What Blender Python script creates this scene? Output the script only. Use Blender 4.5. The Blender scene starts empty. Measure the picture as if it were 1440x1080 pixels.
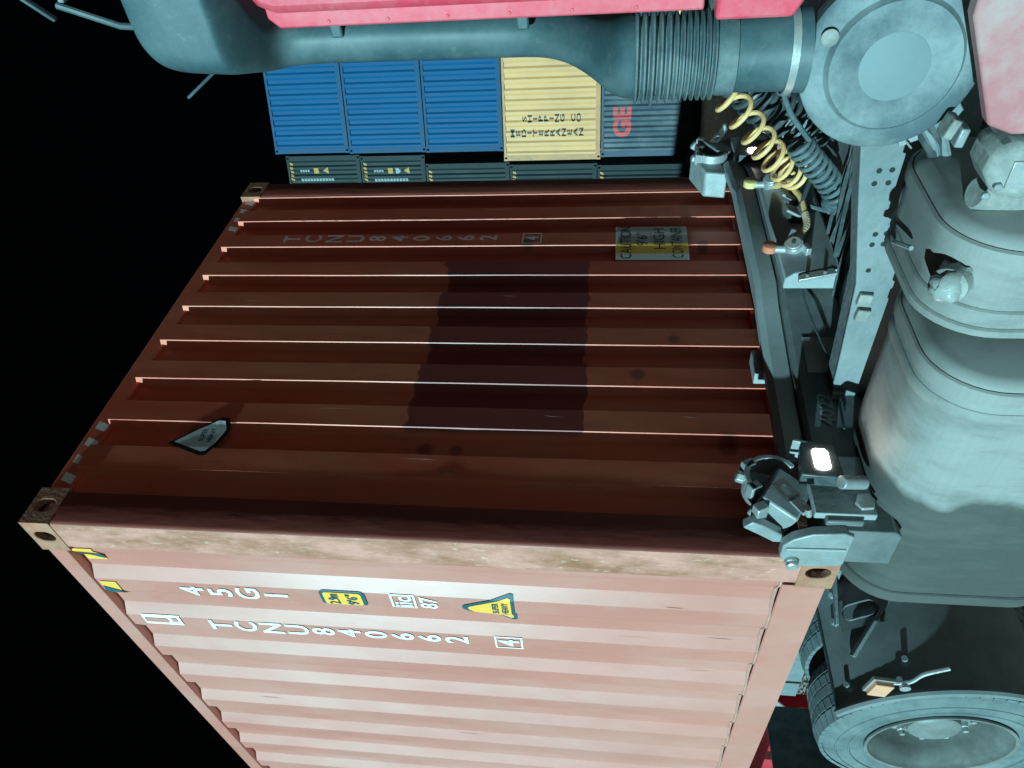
import bpy, bmesh, math, random
from mathutils import Vector, Matrix, Quaternion
random.seed(7)
S = bpy.context.scene
COL = S.collection
G = 1.19          # height of the container's underside above the yard

# ------------------------------------------------------------------ camera, sky, sun, exposure
cam_d = bpy.data.cameras.new('camera'); cam = bpy.data.objects.new('camera', cam_d); COL.objects.link(cam)
CR = ((-0.076214, 0.102005, -0.99186), (-0.710805, -0.703167, -0.017697), (-0.699248, 0.70367, 0.126097))
CC = Vector((2.129085, -1.374624, 0.759531 + G))
m = Matrix.Identity(4)
for i in range(3):
    m[i][0] = CR[0][i]; m[i][1] = -CR[1][i]; m[i][2] = -CR[2][i]; m[i][3] = CC[i]
cam.matrix_world = m
cam_d.sensor_fit = 'HORIZONTAL'; cam_d.sensor_width = 36; cam_d.lens = 26.06
cam_d.clip_start = 0.05; cam_d.clip_end = 2000
S.camera = cam

SUN_DIR = Vector((-0.030, 0.97, -0.225)).normalized()      # the way the flood light travels
w = bpy.data.worlds.new('World'); S.world = w; w.use_nodes = True
nt = w.node_tree; nt.nodes.clear()
sky = nt.nodes.new('ShaderNodeTexSky'); sky.sky_type = 'NISHITA'; sky.sun_disc = False
sky.sun_elevation = math.asin(-SUN_DIR.z); sky.sun_rotation = math.atan2(-SUN_DIR.x, -SUN_DIR.y)
bg = nt.nodes.new('ShaderNodeBackground'); bg.inputs['Strength'].default_value = 0.0002
out = nt.nodes.new('ShaderNodeOutputWorld')
nt.links.new(sky.outputs[0], bg.inputs[0]); nt.links.new(bg.outputs[0], out.inputs[0])
sun_d = bpy.data.lights.new('yard_flood', 'SUN'); sun_d.energy = 5.0; sun_d.angle = math.radians(0.6)
sun_d.color = (0.50, 0.93, 1.0)
sun = bpy.data.objects.new('yard_flood', sun_d); COL.objects.link(sun)
sun.location = (3, -20, 8)
sun.rotation_euler = SUN_DIR.to_track_quat('-Z', 'Y').to_euler()
S.view_settings.view_transform = 'Standard'; S.view_settings.look = 'None'
S.view_settings.exposure = 0.5; S.view_settings.gamma = 1.0
S.render.engine = 'CYCLES'
S.cycles.max_bounces = 8; S.cycles.diffuse_bounces = 5

# ------------------------------------------------------------------ materials
MATS = {}
def mat(name, base, rough=0.6, metal=0.0, var=0.25, scale=6.0, dust=None, dust_amt=0.0, dust_scale=3.0,
        bump=0.0, bump_scale=60.0, stretch=(1, 1, 1), spec=0.4, specks=None, speck_amt=0.0):
    if name in MATS: return MATS[name]
    M = bpy.data.materials.new(name); M.use_nodes = True; MATS[name] = M
    n = M.node_tree; L = n.links; P = n.nodes['Principled BSDF']
    tc = n.nodes.new('ShaderNodeTexCoord'); mp = n.nodes.new('ShaderNodeMapping')
    mp.inputs['Scale'].default_value = stretch
    L.new(tc.outputs['Object'], mp.inputs['Vector'])
    no = n.nodes.new('ShaderNodeTexNoise'); no.inputs['Scale'].default_value = scale
    no.inputs['Detail'].default_value = 6; no.inputs['Roughness'].default_value = 0.62
    L.new(mp.outputs[0], no.inputs['Vector'])
    mix = n.nodes.new('ShaderNodeMix'); mix.data_type = 'RGBA'
    a = [max(0, c * (1 - var)) for c in base]; b = [min(1, c * (1 + var)) for c in base]
    mix.inputs[6].default_value = (*a, 1); mix.inputs[7].default_value = (*b, 1)
    L.new(no.outputs['Fac'], mix.inputs[0])
    col = mix.outputs[2]
    def layer(col, c, amt, sc, lo):
        nd = n.nodes.new('ShaderNodeTexNoise'); nd.inputs['Scale'].default_value = sc
        nd.inputs['Detail'].default_value = 8; nd.inputs['Roughness'].default_value = 0.7
        L.new(mp.outputs[0], nd.inputs['Vector'])
        r = n.nodes.new('ShaderNodeMapRange'); r.inputs[1].default_value = lo; r.inputs[2].default_value = lo + 0.2
        r.inputs[4].default_value = amt
        L.new(nd.outputs['Fac'], r.inputs[0])
        mx = n.nodes.new('ShaderNodeMix'); mx.data_type = 'RGBA'; mx.inputs[7].default_value = (*c, 1)
        L.new(r.outputs[0], mx.inputs[0]); L.new(col, mx.inputs[6])
        return mx.outputs[2]
    if dust: col = layer(col, dust, dust_amt, dust_scale, 0.42)
    if specks: col = layer(col, specks, speck_amt, dust_scale * 9, 0.58)
    L.new(col, P.inputs['Base Color'])
    rr = n.nodes.new('ShaderNodeMapRange'); rr.inputs[3].default_value = max(0.05, rough - 0.12); rr.inputs[4].default_value = min(1, rough + 0.12)
    L.new(no.outputs['Fac'], rr.inputs[0]); L.new(rr.outputs[0], P.inputs['Roughness'])
    P.inputs['Metallic'].default_value = metal; P.inputs['Specular IOR Level'].default_value = spec
    if bump:
        nb = n.nodes.new('ShaderNodeTexNoise'); nb.inputs['Scale'].default_value = bump_scale; nb.inputs['Detail'].default_value = 4
        L.new(mp.outputs[0], nb.inputs['Vector'])
        bp = n.nodes.new('ShaderNodeBump'); bp.inputs['Strength'].default_value = bump; bp.inputs['Distance'].default_value = 0.01
        L.new(nb.outputs['Fac'], bp.inputs['Height']); L.new(bp.outputs[0], P.inputs['Normal'])
    return M
def emis(name, color, strength):
    M = bpy.data.materials.new(name); M.use_nodes = True; P = M.node_tree.nodes['Principled BSDF']
    P.inputs['Base Color'].default_value = (0.8, 0.8, 0.8, 1)
    P.inputs['Emission Color'].default_value = (*color, 1); P.inputs['Emission Strength'].default_value = strength
    MATS[name] = M; return M

mat('oxide_paint', (0.53, 0.19, 0.15), 0.36, var=0.12, scale=2.5, spec=0.8, dust=(0.58, 0.31, 0.27), dust_amt=0.5, dust_scale=1.1,
    bump=0.03, bump_scale=14, stretch=(1, 1, 0.5), specks=(0.46, 0.27, 0.2), speck_amt=0.3)
mat('post_paint', (0.56, 0.24, 0.19), 0.7, var=0.25, scale=7, dust=(0.27, 0.105, 0.05), dust_amt=0.95, dust_scale=6,
    bump=0.35, bump_scale=40, stretch=(1, 1, 0.42), specks=(0.68, 0.5, 0.38), speck_amt=1.0)
mat('post_end_shaded', (0.2, 0.04, 0.03), 0.6, var=0.3, scale=5, dust=(0.3, 0.08, 0.05), dust_amt=0.4, dust_scale=6, stretch=(1, 1, 0.3), bump=0.15, bump_scale=30)
mat('casting_steel', (0.36, 0.14, 0.085), 0.8, var=0.35, scale=14, dust=(0.44, 0.25, 0.17), dust_amt=0.5, dust_scale=18, bump=0.3, bump_scale=60)
mat('white_print', (0.78, 0.78, 0.76), 0.6, var=0.06)
mat('faded_print', (0.86, 0.62, 0.57), 0.6, var=0.2, scale=30, dust=(0.55, 0.2, 0.14), dust_amt=0.4, dust_scale=14)
mat('black_print', (0.012, 0.014, 0.016), 0.5, var=0.1)
mat('teal_print', (0.02, 0.09, 0.12), 0.5, var=0.1)
mat('yellow_print', (0.85, 0.44, 0.07), 0.5, var=0.06)
mat('sticker_white', (0.85, 0.8, 0.76), 0.45, var=0.08)
mat('sticker_cyan', (0.72, 0.8, 0.8), 0.4, var=0.1)
mat('sealant', (0.42, 0.23, 0.18), 0.8, var=0.4, scale=20)
mat('trailer_grey', (0.27, 0.3, 0.31), 0.5, var=0.2, scale=5, dust=(0.34, 0.36, 0.35), dust_amt=0.4, dust_scale=6, bump=0.08, bump_scale=50)
mat('trailer_dark', (0.10, 0.115, 0.12), 0.45, var=0.25, scale=6, dust=(0.24, 0.25, 0.24), dust_amt=0.35, dust_scale=5, bump=0.08, bump_scale=70)
mat('zinc', (0.5, 0.52, 0.52), 0.38, metal=0.6, var=0.15, scale=20, bump=0.1, bump_scale=80)
mat('lock_steel', (0.3, 0.33, 0.34), 0.5, metal=0.3, var=0.2, scale=16, dust=(0.2, 0.2, 0.19), dust_amt=0.4, dust_scale=20, bump=0.12, bump_scale=90)
mat('trailer_red', (0.5, 0.012, 0.03), 0.4, var=0.2, scale=5, dust=(0.35, 0.1, 0.1), dust_amt=0.3, dust_scale=5)
mat('cab_red', (0.66, 0.055, 0.09), 0.3, var=0.1, scale=3, dust=(0.66, 0.24, 0.26), dust_amt=0.5, dust_scale=5, bump=0.03, bump_scale=20, specks=(0.6, 0.4, 0.4), speck_amt=0.25, spec=0.5)
mat('dusty_red', (0.46, 0.16, 0.17), 0.7, var=0.2, scale=6, dust=(0.4, 0.33, 0.31), dust_amt=0.7, dust_scale=6)
mat('intake_plastic', (0.032, 0.07, 0.083), 0.5, var=0.25, scale=5, dust=(0.10, 0.145, 0.155), dust_amt=0.65, dust_scale=4, specks=(0.25, 0.3, 0.3), speck_amt=0.35, bump=0.015, bump_scale=120)
mat('bellows_rubber', (0.06, 0.095, 0.105), 0.6, var=0.3, scale=14, dust=(0.2, 0.24, 0.245), dust_amt=0.55, dust_scale=9, bump=0.12, bump_scale=90)
mat('filter_paint', (0.085, 0.12, 0.135), 0.6, var=0.25, scale=7, dust=(0.22, 0.26, 0.27), dust_amt=0.9, dust_scale=4, specks=(0.09, 0.12, 0.13), speck_amt=0.6, bump=0.08, bump_scale=150)
mat('filter_centre', (0.17, 0.215, 0.23), 0.65, var=0.1, scale=20, bump=0.06, bump_scale=160)
mat('frame_grey', (0.15, 0.18, 0.19), 0.6, var=0.22, scale=7, dust=(0.22, 0.245, 0.25), dust_amt=0.6, dust_scale=6, bump=0.5, bump_scale=28, specks=(0.10, 0.12, 0.12), speck_amt=0.5)
mat('deck_dark', (0.13, 0.15, 0.155), 0.7, var=0.4, scale=9, dust=(0.22, 0.235, 0.23), dust_amt=0.6, dust_scale=6, bump=0.2, bump_scale=40)
mat('grime', (0.2, 0.21, 0.2), 0.8, var=0.35, scale=12, dust=(0.36, 0.36, 0.33), dust_amt=0.8, dust_scale=10, bump=0.25, bump_scale=40)
mat('black_rubber', (0.045, 0.058, 0.062), 0.4, var=0.3, scale=10, dust=(0.12, 0.14, 0.14), dust_amt=0.5, dust_scale=14)
mat('yellow_hose', (0.78, 0.47, 0.2), 0.4, var=0.12, scale=20)
mat('wrapped_hose', (0.62, 0.46, 0.3), 0.6, var=0.2, scale=40, bump=0.5, bump_scale=90)
mat('yellow_knob', (0.68, 0.5, 0.2), 0.4, var=0.1)
mat('red_knob', (0.62, 0.2, 0.12), 0.4, var=0.2)
mat('tyre_rubber', (0.09, 0.12, 0.128), 0.75, var=0.25, scale=8, dust=(0.2, 0.235, 0.24), dust_amt=0.6, dust_scale=5, bump=0.1, bump_scale=60)
mat('hole_shade', (0.02, 0.024, 0.025), 0.9, var=0.2)  # near-black for flat discs, the shade inside holes put into colour
mat('rim_paint', (0.2, 0.215, 0.21), 0.5, metal=0.15, var=0.25, scale=9, dust=(0.1, 0.1, 0.09), dust_amt=0.6, dust_scale=7, specks=(0.14, 0.1, 0.07), speck_amt=0.5)
mat('mudguard', (0.14, 0.165, 0.17), 0.55, var=0.2, scale=6, dust=(0.24, 0.26, 0.26), dust_amt=0.5, dust_scale=5, bump=0.05, bump_scale=40)
mat('amber_lens', (0.72, 0.36, 0.22), 0.3, var=0.2, scale=20)
mat('plastic_wrap', (0.3, 0.32, 0.31), 0.3, var=0.2, scale=20, bump=0.6, bump_scale=25)
mat('window_glass', (0.01, 0.012, 0.015), 0.08, var=0.1)
mat('paper_label', (0.3, 0.32, 0.31), 0.6, var=0.15, scale=60)
emis('lamp_lens', (1.0, 0.9, 0.8), 35.0)

def tank_material():
    M = mat('tank_aluminium', (0.27, 0.275, 0.265), 0.62, metal=0.0, spec=0.2, var=0.14, scale=4, stretch=(0.5, 40, 40), bump=0.06, bump_scale=12, dust=(0.26, 0.265, 0.255), dust_amt=0.5, dust_scale=0.8)
    n = M.node_tree; L = n.links; P = n.nodes['Principled BSDF']
    src = P.inputs['Base Color'].links[0].from_socket
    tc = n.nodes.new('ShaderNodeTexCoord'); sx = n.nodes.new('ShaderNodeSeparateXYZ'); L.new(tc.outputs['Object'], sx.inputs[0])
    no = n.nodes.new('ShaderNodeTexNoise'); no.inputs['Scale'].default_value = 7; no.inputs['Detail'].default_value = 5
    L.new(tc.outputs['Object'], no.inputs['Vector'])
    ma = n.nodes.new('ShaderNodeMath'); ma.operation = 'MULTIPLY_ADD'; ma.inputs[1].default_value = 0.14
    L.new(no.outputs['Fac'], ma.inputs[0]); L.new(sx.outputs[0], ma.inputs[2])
    mr = n.nodes.new('ShaderNodeMapRange'); mr.inputs[1].default_value = 0.42 - 2.2; mr.inputs[2].default_value = 0.385 - 2.2  # shade over the rear of the tank painted in as a dark zone
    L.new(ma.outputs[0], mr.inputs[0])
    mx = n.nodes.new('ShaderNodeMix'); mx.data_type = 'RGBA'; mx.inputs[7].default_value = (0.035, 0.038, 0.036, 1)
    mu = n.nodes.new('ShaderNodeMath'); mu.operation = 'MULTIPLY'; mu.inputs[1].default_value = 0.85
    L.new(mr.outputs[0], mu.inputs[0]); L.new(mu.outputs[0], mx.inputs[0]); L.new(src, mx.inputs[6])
    # splashed road dirt and run marks over the whole tank
    d1 = n.nodes.new('ShaderNodeTexNoise'); d1.inputs['Scale'].default_value = 4.5; d1.inputs['Detail'].default_value = 10; d1.inputs['Roughness'].default_value = 0.72
    mp2 = n.nodes.new('ShaderNodeMapping'); mp2.inputs['Scale'].default_value = (2.2, 1, 0.6)
    L.new(tc.outputs['Object'], mp2.inputs['Vector']); L.new(mp2.outputs[0], d1.inputs['Vector'])
    r1 = n.nodes.new('ShaderNodeMapRange'); r1.inputs[1].default_value = 0.46; r1.inputs[2].default_value = 0.72; r1.inputs[4].default_value = 0.65
    L.new(d1.outputs['Fac'], r1.inputs[0])
    m3 = n.nodes.new('ShaderNodeMix'); m3.data_type = 'RGBA'; m3.inputs[7].default_value = (0.12, 0.12, 0.11, 1)
    L.new(r1.outputs[0], m3.inputs[0]); L.new(mx.outputs[2], m3.inputs[6]); L.new(m3.outputs[2], P.inputs['Base Color'])
tank_material()

def front_material():
    """oxide front wall with one square of fresher, darker paint rolled over the middle and a few rust rings"""
    M = mat('front_paint', (0.7, 0.12, 0.072), 0.42, var=0.2, scale=2.2, dust=(0.76, 0.25, 0.15), dust_amt=0.7, dust_scale=1.3,
            bump=0.08, bump_scale=9, stretch=(1, 1, 0.3), specks=(0.3, 0.07, 0.05), speck_amt=0.35)  # redder copy of the side paint, the wall's dim warm light put into colour
    n = M.node_tree; L = n.links; P = n.nodes['Principled BSDF']
    src = P.inputs['Base Color'].links[0].from_socket
    tc = n.nodes.new('ShaderNodeTexCoord'); sx = n.nodes.new('ShaderNodeSeparateXYZ'); L.new(tc.outputs['Object'], sx.inputs[0])
    no = n.nodes.new('ShaderNodeTexNoise'); no.inputs['Scale'].default_value = 9; L.new(tc.outputs['Object'], no.inputs['Vector'])
    def math_(op, a, b):
        k = n.nodes.new('ShaderNodeMath'); k.operation = op
        for i, v in enumerate((a, b)):
            if isinstance(v, (int, float)): k.inputs[i].default_value = v
            else: L.new(v, k.inputs[i])
        return k.outputs[0]
    def step(v, a, b):
        r = n.nodes.new('ShaderNodeMapRange'); r.inputs[1].default_value = a; r.inputs[2].default_value = b; L.new(v, r.inputs[0]); return r.outputs[0]
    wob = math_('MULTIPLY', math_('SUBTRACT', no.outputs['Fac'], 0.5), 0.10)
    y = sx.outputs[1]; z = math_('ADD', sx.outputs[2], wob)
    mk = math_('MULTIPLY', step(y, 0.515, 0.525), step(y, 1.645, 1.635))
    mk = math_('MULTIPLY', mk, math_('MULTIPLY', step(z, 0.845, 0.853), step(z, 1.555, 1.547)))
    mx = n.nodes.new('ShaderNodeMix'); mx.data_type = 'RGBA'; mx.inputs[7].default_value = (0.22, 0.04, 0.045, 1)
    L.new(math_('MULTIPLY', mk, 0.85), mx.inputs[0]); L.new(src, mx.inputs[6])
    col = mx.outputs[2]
    for (cy, cz, r) in ((0.847, 0.632, 0.035), (1.066, 0.475, 0.028), (0.45, 1.46, 0.035), (0.45, 1.335, 0.03), (1.78, 0.30, 0.03), (1.8, 1.17, 0.04), (0.5, 0.3, 0.04)):
        d2 = math_('ADD', math_('POWER', math_('SUBTRACT', y, cy), 2.0), math_('POWER', math_('SUBTRACT', sx.outputs[2], cz), 2.0))
        d = math_('SQRT', d2, 0.0)
        msk = math_('MULTIPLY', step(d, r * 1.15, r * 0.6), 0.6)
        q = n.nodes.new('ShaderNodeMix'); q.data_type = 'RGBA'; q.inputs[7].default_value = (0.1, 0.035, 0.025, 1)
        L.new(msk, q.inputs[0]); L.new(col, q.inputs[6]); col = q.outputs[2]
    L.new(col, P.inputs['Base Color'])
front_material()

# ------------------------------------------------------------------ mesh helpers
class MB:
    def __init__(s): s.v = []; s.f = []
    def add(s, vs, fs):
        o = len(s.v); s.v += [tuple(p) for p in vs]; s.f += [tuple(i + o for i in f) for f in fs]; return s
    def box(s, a, b):
        x0, y0, z0 = a; x1, y1, z1 = b
        return s.add([(x0,y0,z0),(x1,y0,z0),(x1,y1,z0),(x0,y1,z0),(x0,y0,z1),(x1,y0,z1),(x1,y1,z1),(x0,y1,z1)],
                     [(0,3,2,1),(4,5,6,7),(0,1,5,4),(1,2,6,5),(2,3,7,6),(3,0,4,7)])
    def obox(s, c, half, rot):
        R = rot.to_3x3() if hasattr(rot, 'to_3x3') else rot
        t = MB().box([-h for h in half], half)
        return s.add([Vector(c) + R @ Vector(p) for p in t.v], t.f)
    def beam(s, p, q, wdt, hgt, up=(0, 0, 1)):
        p = Vector(p); q = Vector(q); d = (q - p); l = d.length; d.normalize()
        sd = d.cross(Vector(up)).normalized(); u = sd.cross(d)
        R = Matrix((d, sd, u)).transposed()
        return s.obox((p + q) / 2, (l / 2, wdt / 2, hgt / 2), R)
    def prism(s, pts, fn, t0, t1):
        """polygon pts (a,b) swept from t0 to t1; fn(a,b,t) -> xyz"""
        n = len(pts)
        vs = [fn(a, b, t0) for a, b in pts] + [fn(a, b, t1) for a, b in pts]
        fs = [tuple(range(n))[::-1], tuple(range(n, 2 * n))] + [(i, (i + 1) % n, n + (i + 1) % n, n + i) for i in range(n)]
        return s.add(vs, fs)
    def rings(s, rings, cap=True, closed=True):
        n = len(rings[0]); vs = [p for r in rings for p in r]; fs = []
        for k in range(len(rings) - 1):
            for i in range(n if closed else n - 1):
                j = (i + 1) % n; fs.append((k*n+i, k*n+j, (k+1)*n+j, (k+1)*n+i))
        if cap: fs.append(tuple(range(n))[::-1]); fs.append(tuple((len(rings)-1)*n + i for i in range(n)))
        return s.add(vs, fs)
    def lathe(s, o, axis, prof, seg=32, cap=False):
        """prof: (distance along axis, radius)"""
        ax = Vector(axis).normalized(); t = ax.orthogonal().normalized(); b = ax.cross(t); o = Vector(o)
        R = [[o + ax * h + (t * math.cos(2*math.pi*i/seg) + b * math.sin(2*math.pi*i/seg)) * r for i in range(seg)] for h, r in prof]
        return s.rings(R, cap)
    def cyl(s, p, q, r, seg=16, r2=None):
        p = Vector(p); q = Vector(q); return s.lathe(p, q - p, [(0, r), ((q-p).length, r if r2 is None else r2)], seg, True)
    def tube(s, pts, r, seg=8):
        pts = [Vector(p) for p in pts]; R = []; nrm = None
        for i, p in enumerate(pts):
            d = (pts[min(i+1, len(pts)-1)] - pts[max(i-1, 0)]).normalized()
            if nrm is None: nrm = d.orthogonal().normalized()
            nrm = (nrm - d * nrm.dot(d)).normalized(); b = d.cross(nrm)
            rr = r[i] if isinstance(r, (list, tuple)) else r
            R.append([p + (nrm * math.cos(2*math.pi*k/seg) + b * math.sin(2*math.pi*k/seg)) * rr for k in range(seg)])
        return s.rings(R)
def spline(pts, n=12):
    P = [Vector(p) for p in pts]; P = [P[0]*2 - P[1]] + P + [P[-1]*2 - P[-2]]; o = []
    for i in range(1, len(P) - 2):
        a, b, c, d = P[i-1:i+3]
        for k in range(n):
            t = k / n
            o.append(0.5*((2*b) + (c-a)*t + (2*a-5*b+4*c-d)*t*t + (3*b-a-3*c+d)*t**3))
    o.append(P[-2]); return o
def helix(path, radius, turns, per=14, flat=1.0):
    P = spline(path, 24); n = int(turns * per); o = []; nrm = None
    for i in range(n + 1):
        f = i / n * (len(P) - 1); k = min(int(f), len(P) - 2); p = P[k].lerp(P[k+1], f - k); d = (P[k+1] - P[k]).normalized()
        if nrm is None: nrm = d.orthogonal().normalized()
        nrm = (nrm - d * nrm.dot(d)).normalized(); b = d.cross(nrm); a = 2*math.pi*i/per
        rr = radius * (1 + 0.06 * math.sin(i * 0.37))
        o.append(p + (nrm * math.cos(a) + b * math.sin(a)) * rr)
    return o
def rrect(x0, x1, y0, y1, r, n=5):
    o = []
    for cx, cy, a0 in ((x1-r, y1-r, 0), (x0+r, y1-r, 90), (x0+r, y0+r, 180), (x1-r, y0+r, 270)):
        for i in range(n + 1):
            a = math.radians(a0 + 90 * i / n); o.append((cx + r*math.cos(a), cy + r*math.sin(a)))
    return o
def thing(name, label, cat, loc=(0, 0, 0), rotz=0.0, group=None):
    o = bpy.data.objects.new(name, None); COL.objects.link(o); o.location = loc; o.rotation_euler = (0, 0, rotz)
    o.empty_display_size = 0.1
    o['label'] = label; o['category'] = cat
    if group: o['group'] = group
    return o
def root_of(o):
    while o.parent: o = o.parent
    return o
def build(mb, name, material, parent=None, smooth=True, bevel=0.0, local=False, label=None, kind=None, angle=35):
    me = bpy.data.meshes.new(name)
    if parent and not local:
        l = root_of(parent).location; off = Vector((-l.x, -l.y, G - l.z))
    elif parent: off = Vector((0, 0, 0))
    else: off = Vector((0, 0, G if not local else 0))
    me.from_pydata([Vector(p) + off for p in mb.v], [], mb.f)
    bm = bmesh.new(); bm.from_mesh(me); bmesh.ops.recalc_face_normals(bm, faces=bm.faces); bm.to_mesh(me); bm.free()
    if smooth:
        for p in me.polygons: p.use_smooth = True
        me.set_sharp_from_angle(angle=math.radians(angle))
    me.materials.append(MATS[material]); me.update()
    o = bpy.data.objects.new(name, me); COL.objects.link(o)
    if parent: o.parent = parent
    if bevel:
        md = o.modifiers.new('bevel', 'BEVEL'); md.width = bevel; md.segments = 2; md.limit_method = 'ANGLE'; md.angle_limit = math.radians(40)
    if label: o['label'] = label
    if kind: o['kind'] = kind
    return o
def text_shape(txt, size, bold=0.018):
    """flat glyph polygons of one string, centred on the origin, scaled to cap height = size"""
    c = bpy.data.curves.new('t', 'FONT'); c.body = txt; c.resolution_u = 3; c.size = 1.0; c.offset = bold
    o = bpy.data.objects.new('t', c); COL.objects.link(o)
    bpy.context.view_layer.update()
    me = o.evaluated_get(bpy.context.evaluated_depsgraph_get()).to_mesh()
    vs = [(v.co.x, v.co.y) for v in me.vertices]; fs = [tuple(p.vertices) for p in me.polygons]
    bpy.data.objects.remove(o); bpy.data.curves.remove(c)
    if not vs: return [], []
    x0 = min(v[0] for v in vs); x1 = max(v[0] for v in vs); y0 = min(v[1] for v in vs); y1 = max(v[1] for v in vs)
    k = size / max(0.35, (y1 - y0))
    return [((x - (x0+x1)/2) * k, (y - (y0+y1)/2) * k) for x, y in vs], fs
def decal(shapes, name, material, parent, fn, cuts=(), local=False, smooth=False):
    """flat print laid on a surface: shapes = [(verts2d, faces)], cut where the surface folds, fn(a,b)->xyz"""
    bm = bmesh.new()
    for vs, fs in shapes:
        b = [bm.verts.new((x, y, 0)) for x, y in vs]
        for f in fs:
            try: bm.faces.new([b[i] for i in f])
            except ValueError: pass
    bm.verts.ensure_lookup_table()
    if bm.verts:
        lo = min(v.co.x for v in bm.verts); hi = max(v.co.x for v in bm.verts)
        for c in cuts:
            if lo < c < hi:
                bmesh.ops.bisect_plane(bm, geom=bm.verts[:] + bm.edges[:] + bm.faces[:], plane_co=(c, 0, 0), plane_no=(1, 0, 0))
    mb = MB(); bm.verts.index_update(); mb.v = [fn(v.co.x, v.co.y) for v in bm.verts]; mb.f = [tuple(v.index for v in f.verts) for f in bm.faces]
    bm.free()
    return build(mb, name, material, parent, smooth=smooth, local=local)
def shift(sh, dx, dy, sx=1.0): return ([(x*sx + dx, y + dy) for x, y in sh[0]], sh[1])
def poly(pts): return (pts, [tuple(range(len(pts)))])
def frame_shape(pts, w_):
    cx = sum(p[0] for p in pts)/len(pts); cy = sum(p[1] for p in pts)/len(pts); n = len(pts)
    inn = []
    for x, y in pts:
        d = math.hypot(x-cx, y-cy); inn.append((x + (cx-x)/d*w_, y + (cy-y)/d*w_))
    return (pts + inn, [(i, (i+1) % n, n+(i+1) % n, n+i) for i in range(n)])
def interp(prof):
    def fn(s):
        if s <= prof[0][0]: return prof[0][1]
        for (a, da), (b, db) in zip(prof, prof[1:]):
            if s <= b: return da + (db-da)*(s-a)/(b-a) if b > a else db
        return prof[-1][1]
    return fn

# ------------------------------------------------------------------ ground
def make_ground():
    M = bpy.data.materials.new('gravel'); M.use_nodes = True; MATS['gravel'] = M
    n = M.node_tree; L = n.links; P = n.nodes['Principled BSDF']; P.inputs['Roughness'].default_value = 0.9
    tc = n.nodes.new('ShaderNodeTexCoord')
    vo = n.nodes.new('ShaderNodeTexVoronoi'); vo.inputs['Scale'].default_value = 22; L.new(tc.outputs['Object'], vo.inputs['Vector'])
    v2 = n.nodes.new('ShaderNodeTexNoise'); v2.inputs['Scale'].default_value = 1.3; v2.inputs['Detail'].default_value = 8; L.new(tc.outputs['Object'], v2.inputs['Vector'])
    r = n.nodes.new('ShaderNodeValToRGB'); e = r.color_ramp.elements
    e[0].color = (0.26, 0.22, 0.175, 1); e[1].color = (0.52, 0.45, 0.37, 1)
    sp = n.nodes.new('ShaderNodeSeparateColor'); L.new(vo.outputs['Color'], sp.inputs[0])
    mx = n.nodes.new('ShaderNodeMath'); mx.operation = 'MULTIPLY'; L.new(sp.outputs[0], mx.inputs[0]); L.new(v2.outputs['Fac'], mx.inputs[1])
    m2 = n.nodes.new('ShaderNodeMath'); m2.operation = 'MULTIPLY'; m2.inputs[1].default_value = 1.7; L.new(mx.outputs[0], m2.inputs[0])
    L.new(m2.outputs[0], r.inputs[0]); L.new(r.outputs[0], P.inputs['Base Color'])
    b = n.nodes.new('ShaderNodeBump'); b.inputs['Strength'].default_value = 0.9; b.inputs['Distance'].default_value = 0.03
    L.new(vo.outputs['Distance'], b.inputs['Height']); L.new(b.outputs[0], P.inputs['Normal'])
    xs = [-900, -200, -60, -30] + [-24 + i * 1.0 for i in range(49)] + [40, 100, 300, 900]
    ys = [-900, -200, -60, -30, -12, -6, -3] + [i * 1.0 for i in range(0, 26)] + [32, 60, 200, 900]
    rnd = random.Random(3); mb = MB(); V = []
    for y in ys:
        drop = -0.63 * min(1, max(0, (y - 5) / 12.0)) ** 1.0
        for x in xs: V.append((x, y, drop + (rnd.uniform(-0.012, 0.012) if 4 < y < 25 and abs(x) < 24 else 0)))
    nx = len(xs)
    mb.add(V, [(j*nx+i, j*nx+i+1, (j+1)*nx+i+1, (j+1)*nx+i) for j in range(len(ys)-1) for i in range(nx-1)])
    o = build(mb, 'ground', 'gravel', None, local=True); o['kind'] = 'structure'
make_ground()

# ------------------------------------------------------------------ containers
def stadium_hole_plate(mb, fn, w_, h_, hw, hh, depth):
    """plate (a,b,t) centred on 0, size w_ x h_, with a rounded slot hw x hh; walls go to t = depth"""
    r = min(hw, hh) / 2
    def inner(a):
        c, s = math.cos(a), math.sin(a); lo, hi = 0, 1.0
        for _ in range(24):
            m_ = (lo+hi)/2; x, y = abs(c*m_), abs(s*m_)
            dx = max(0, x - (hw/2 - r)); dy = max(0, y - (hh/2 - r))
            if math.hypot(dx, dy) < r: lo = m_
            else: hi = m_
        return c*lo, s*lo
    def outer(a):
        c, s = math.cos(a), math.sin(a); k = min(w_/2/abs(c) if abs(c) > 1e-6 else 9, h_/2/abs(s) if abs(s) > 1e-6 else 9)
        return c*k, s*k
    ca = math.atan2(h_, w_); an = sorted([2*math.pi*i/24 + 0.01 for i in range(24)] + [ca, math.pi-ca, math.pi+ca, 2*math.pi-ca]); n = len(an)
    V = [fn(*outer(a), 0) for a in an] + [fn(*inner(a), 0) for a in an] + [fn(*inner(a), depth) for a in an]
    mb.add(V, [(i, (i+1) % n, n+(i+1) % n, n+i) for i in range(n)] + [(n+i, n+(i+1) % n, 2*n+(i+1) % n, 2*n+i) for i in range(n)])

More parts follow.
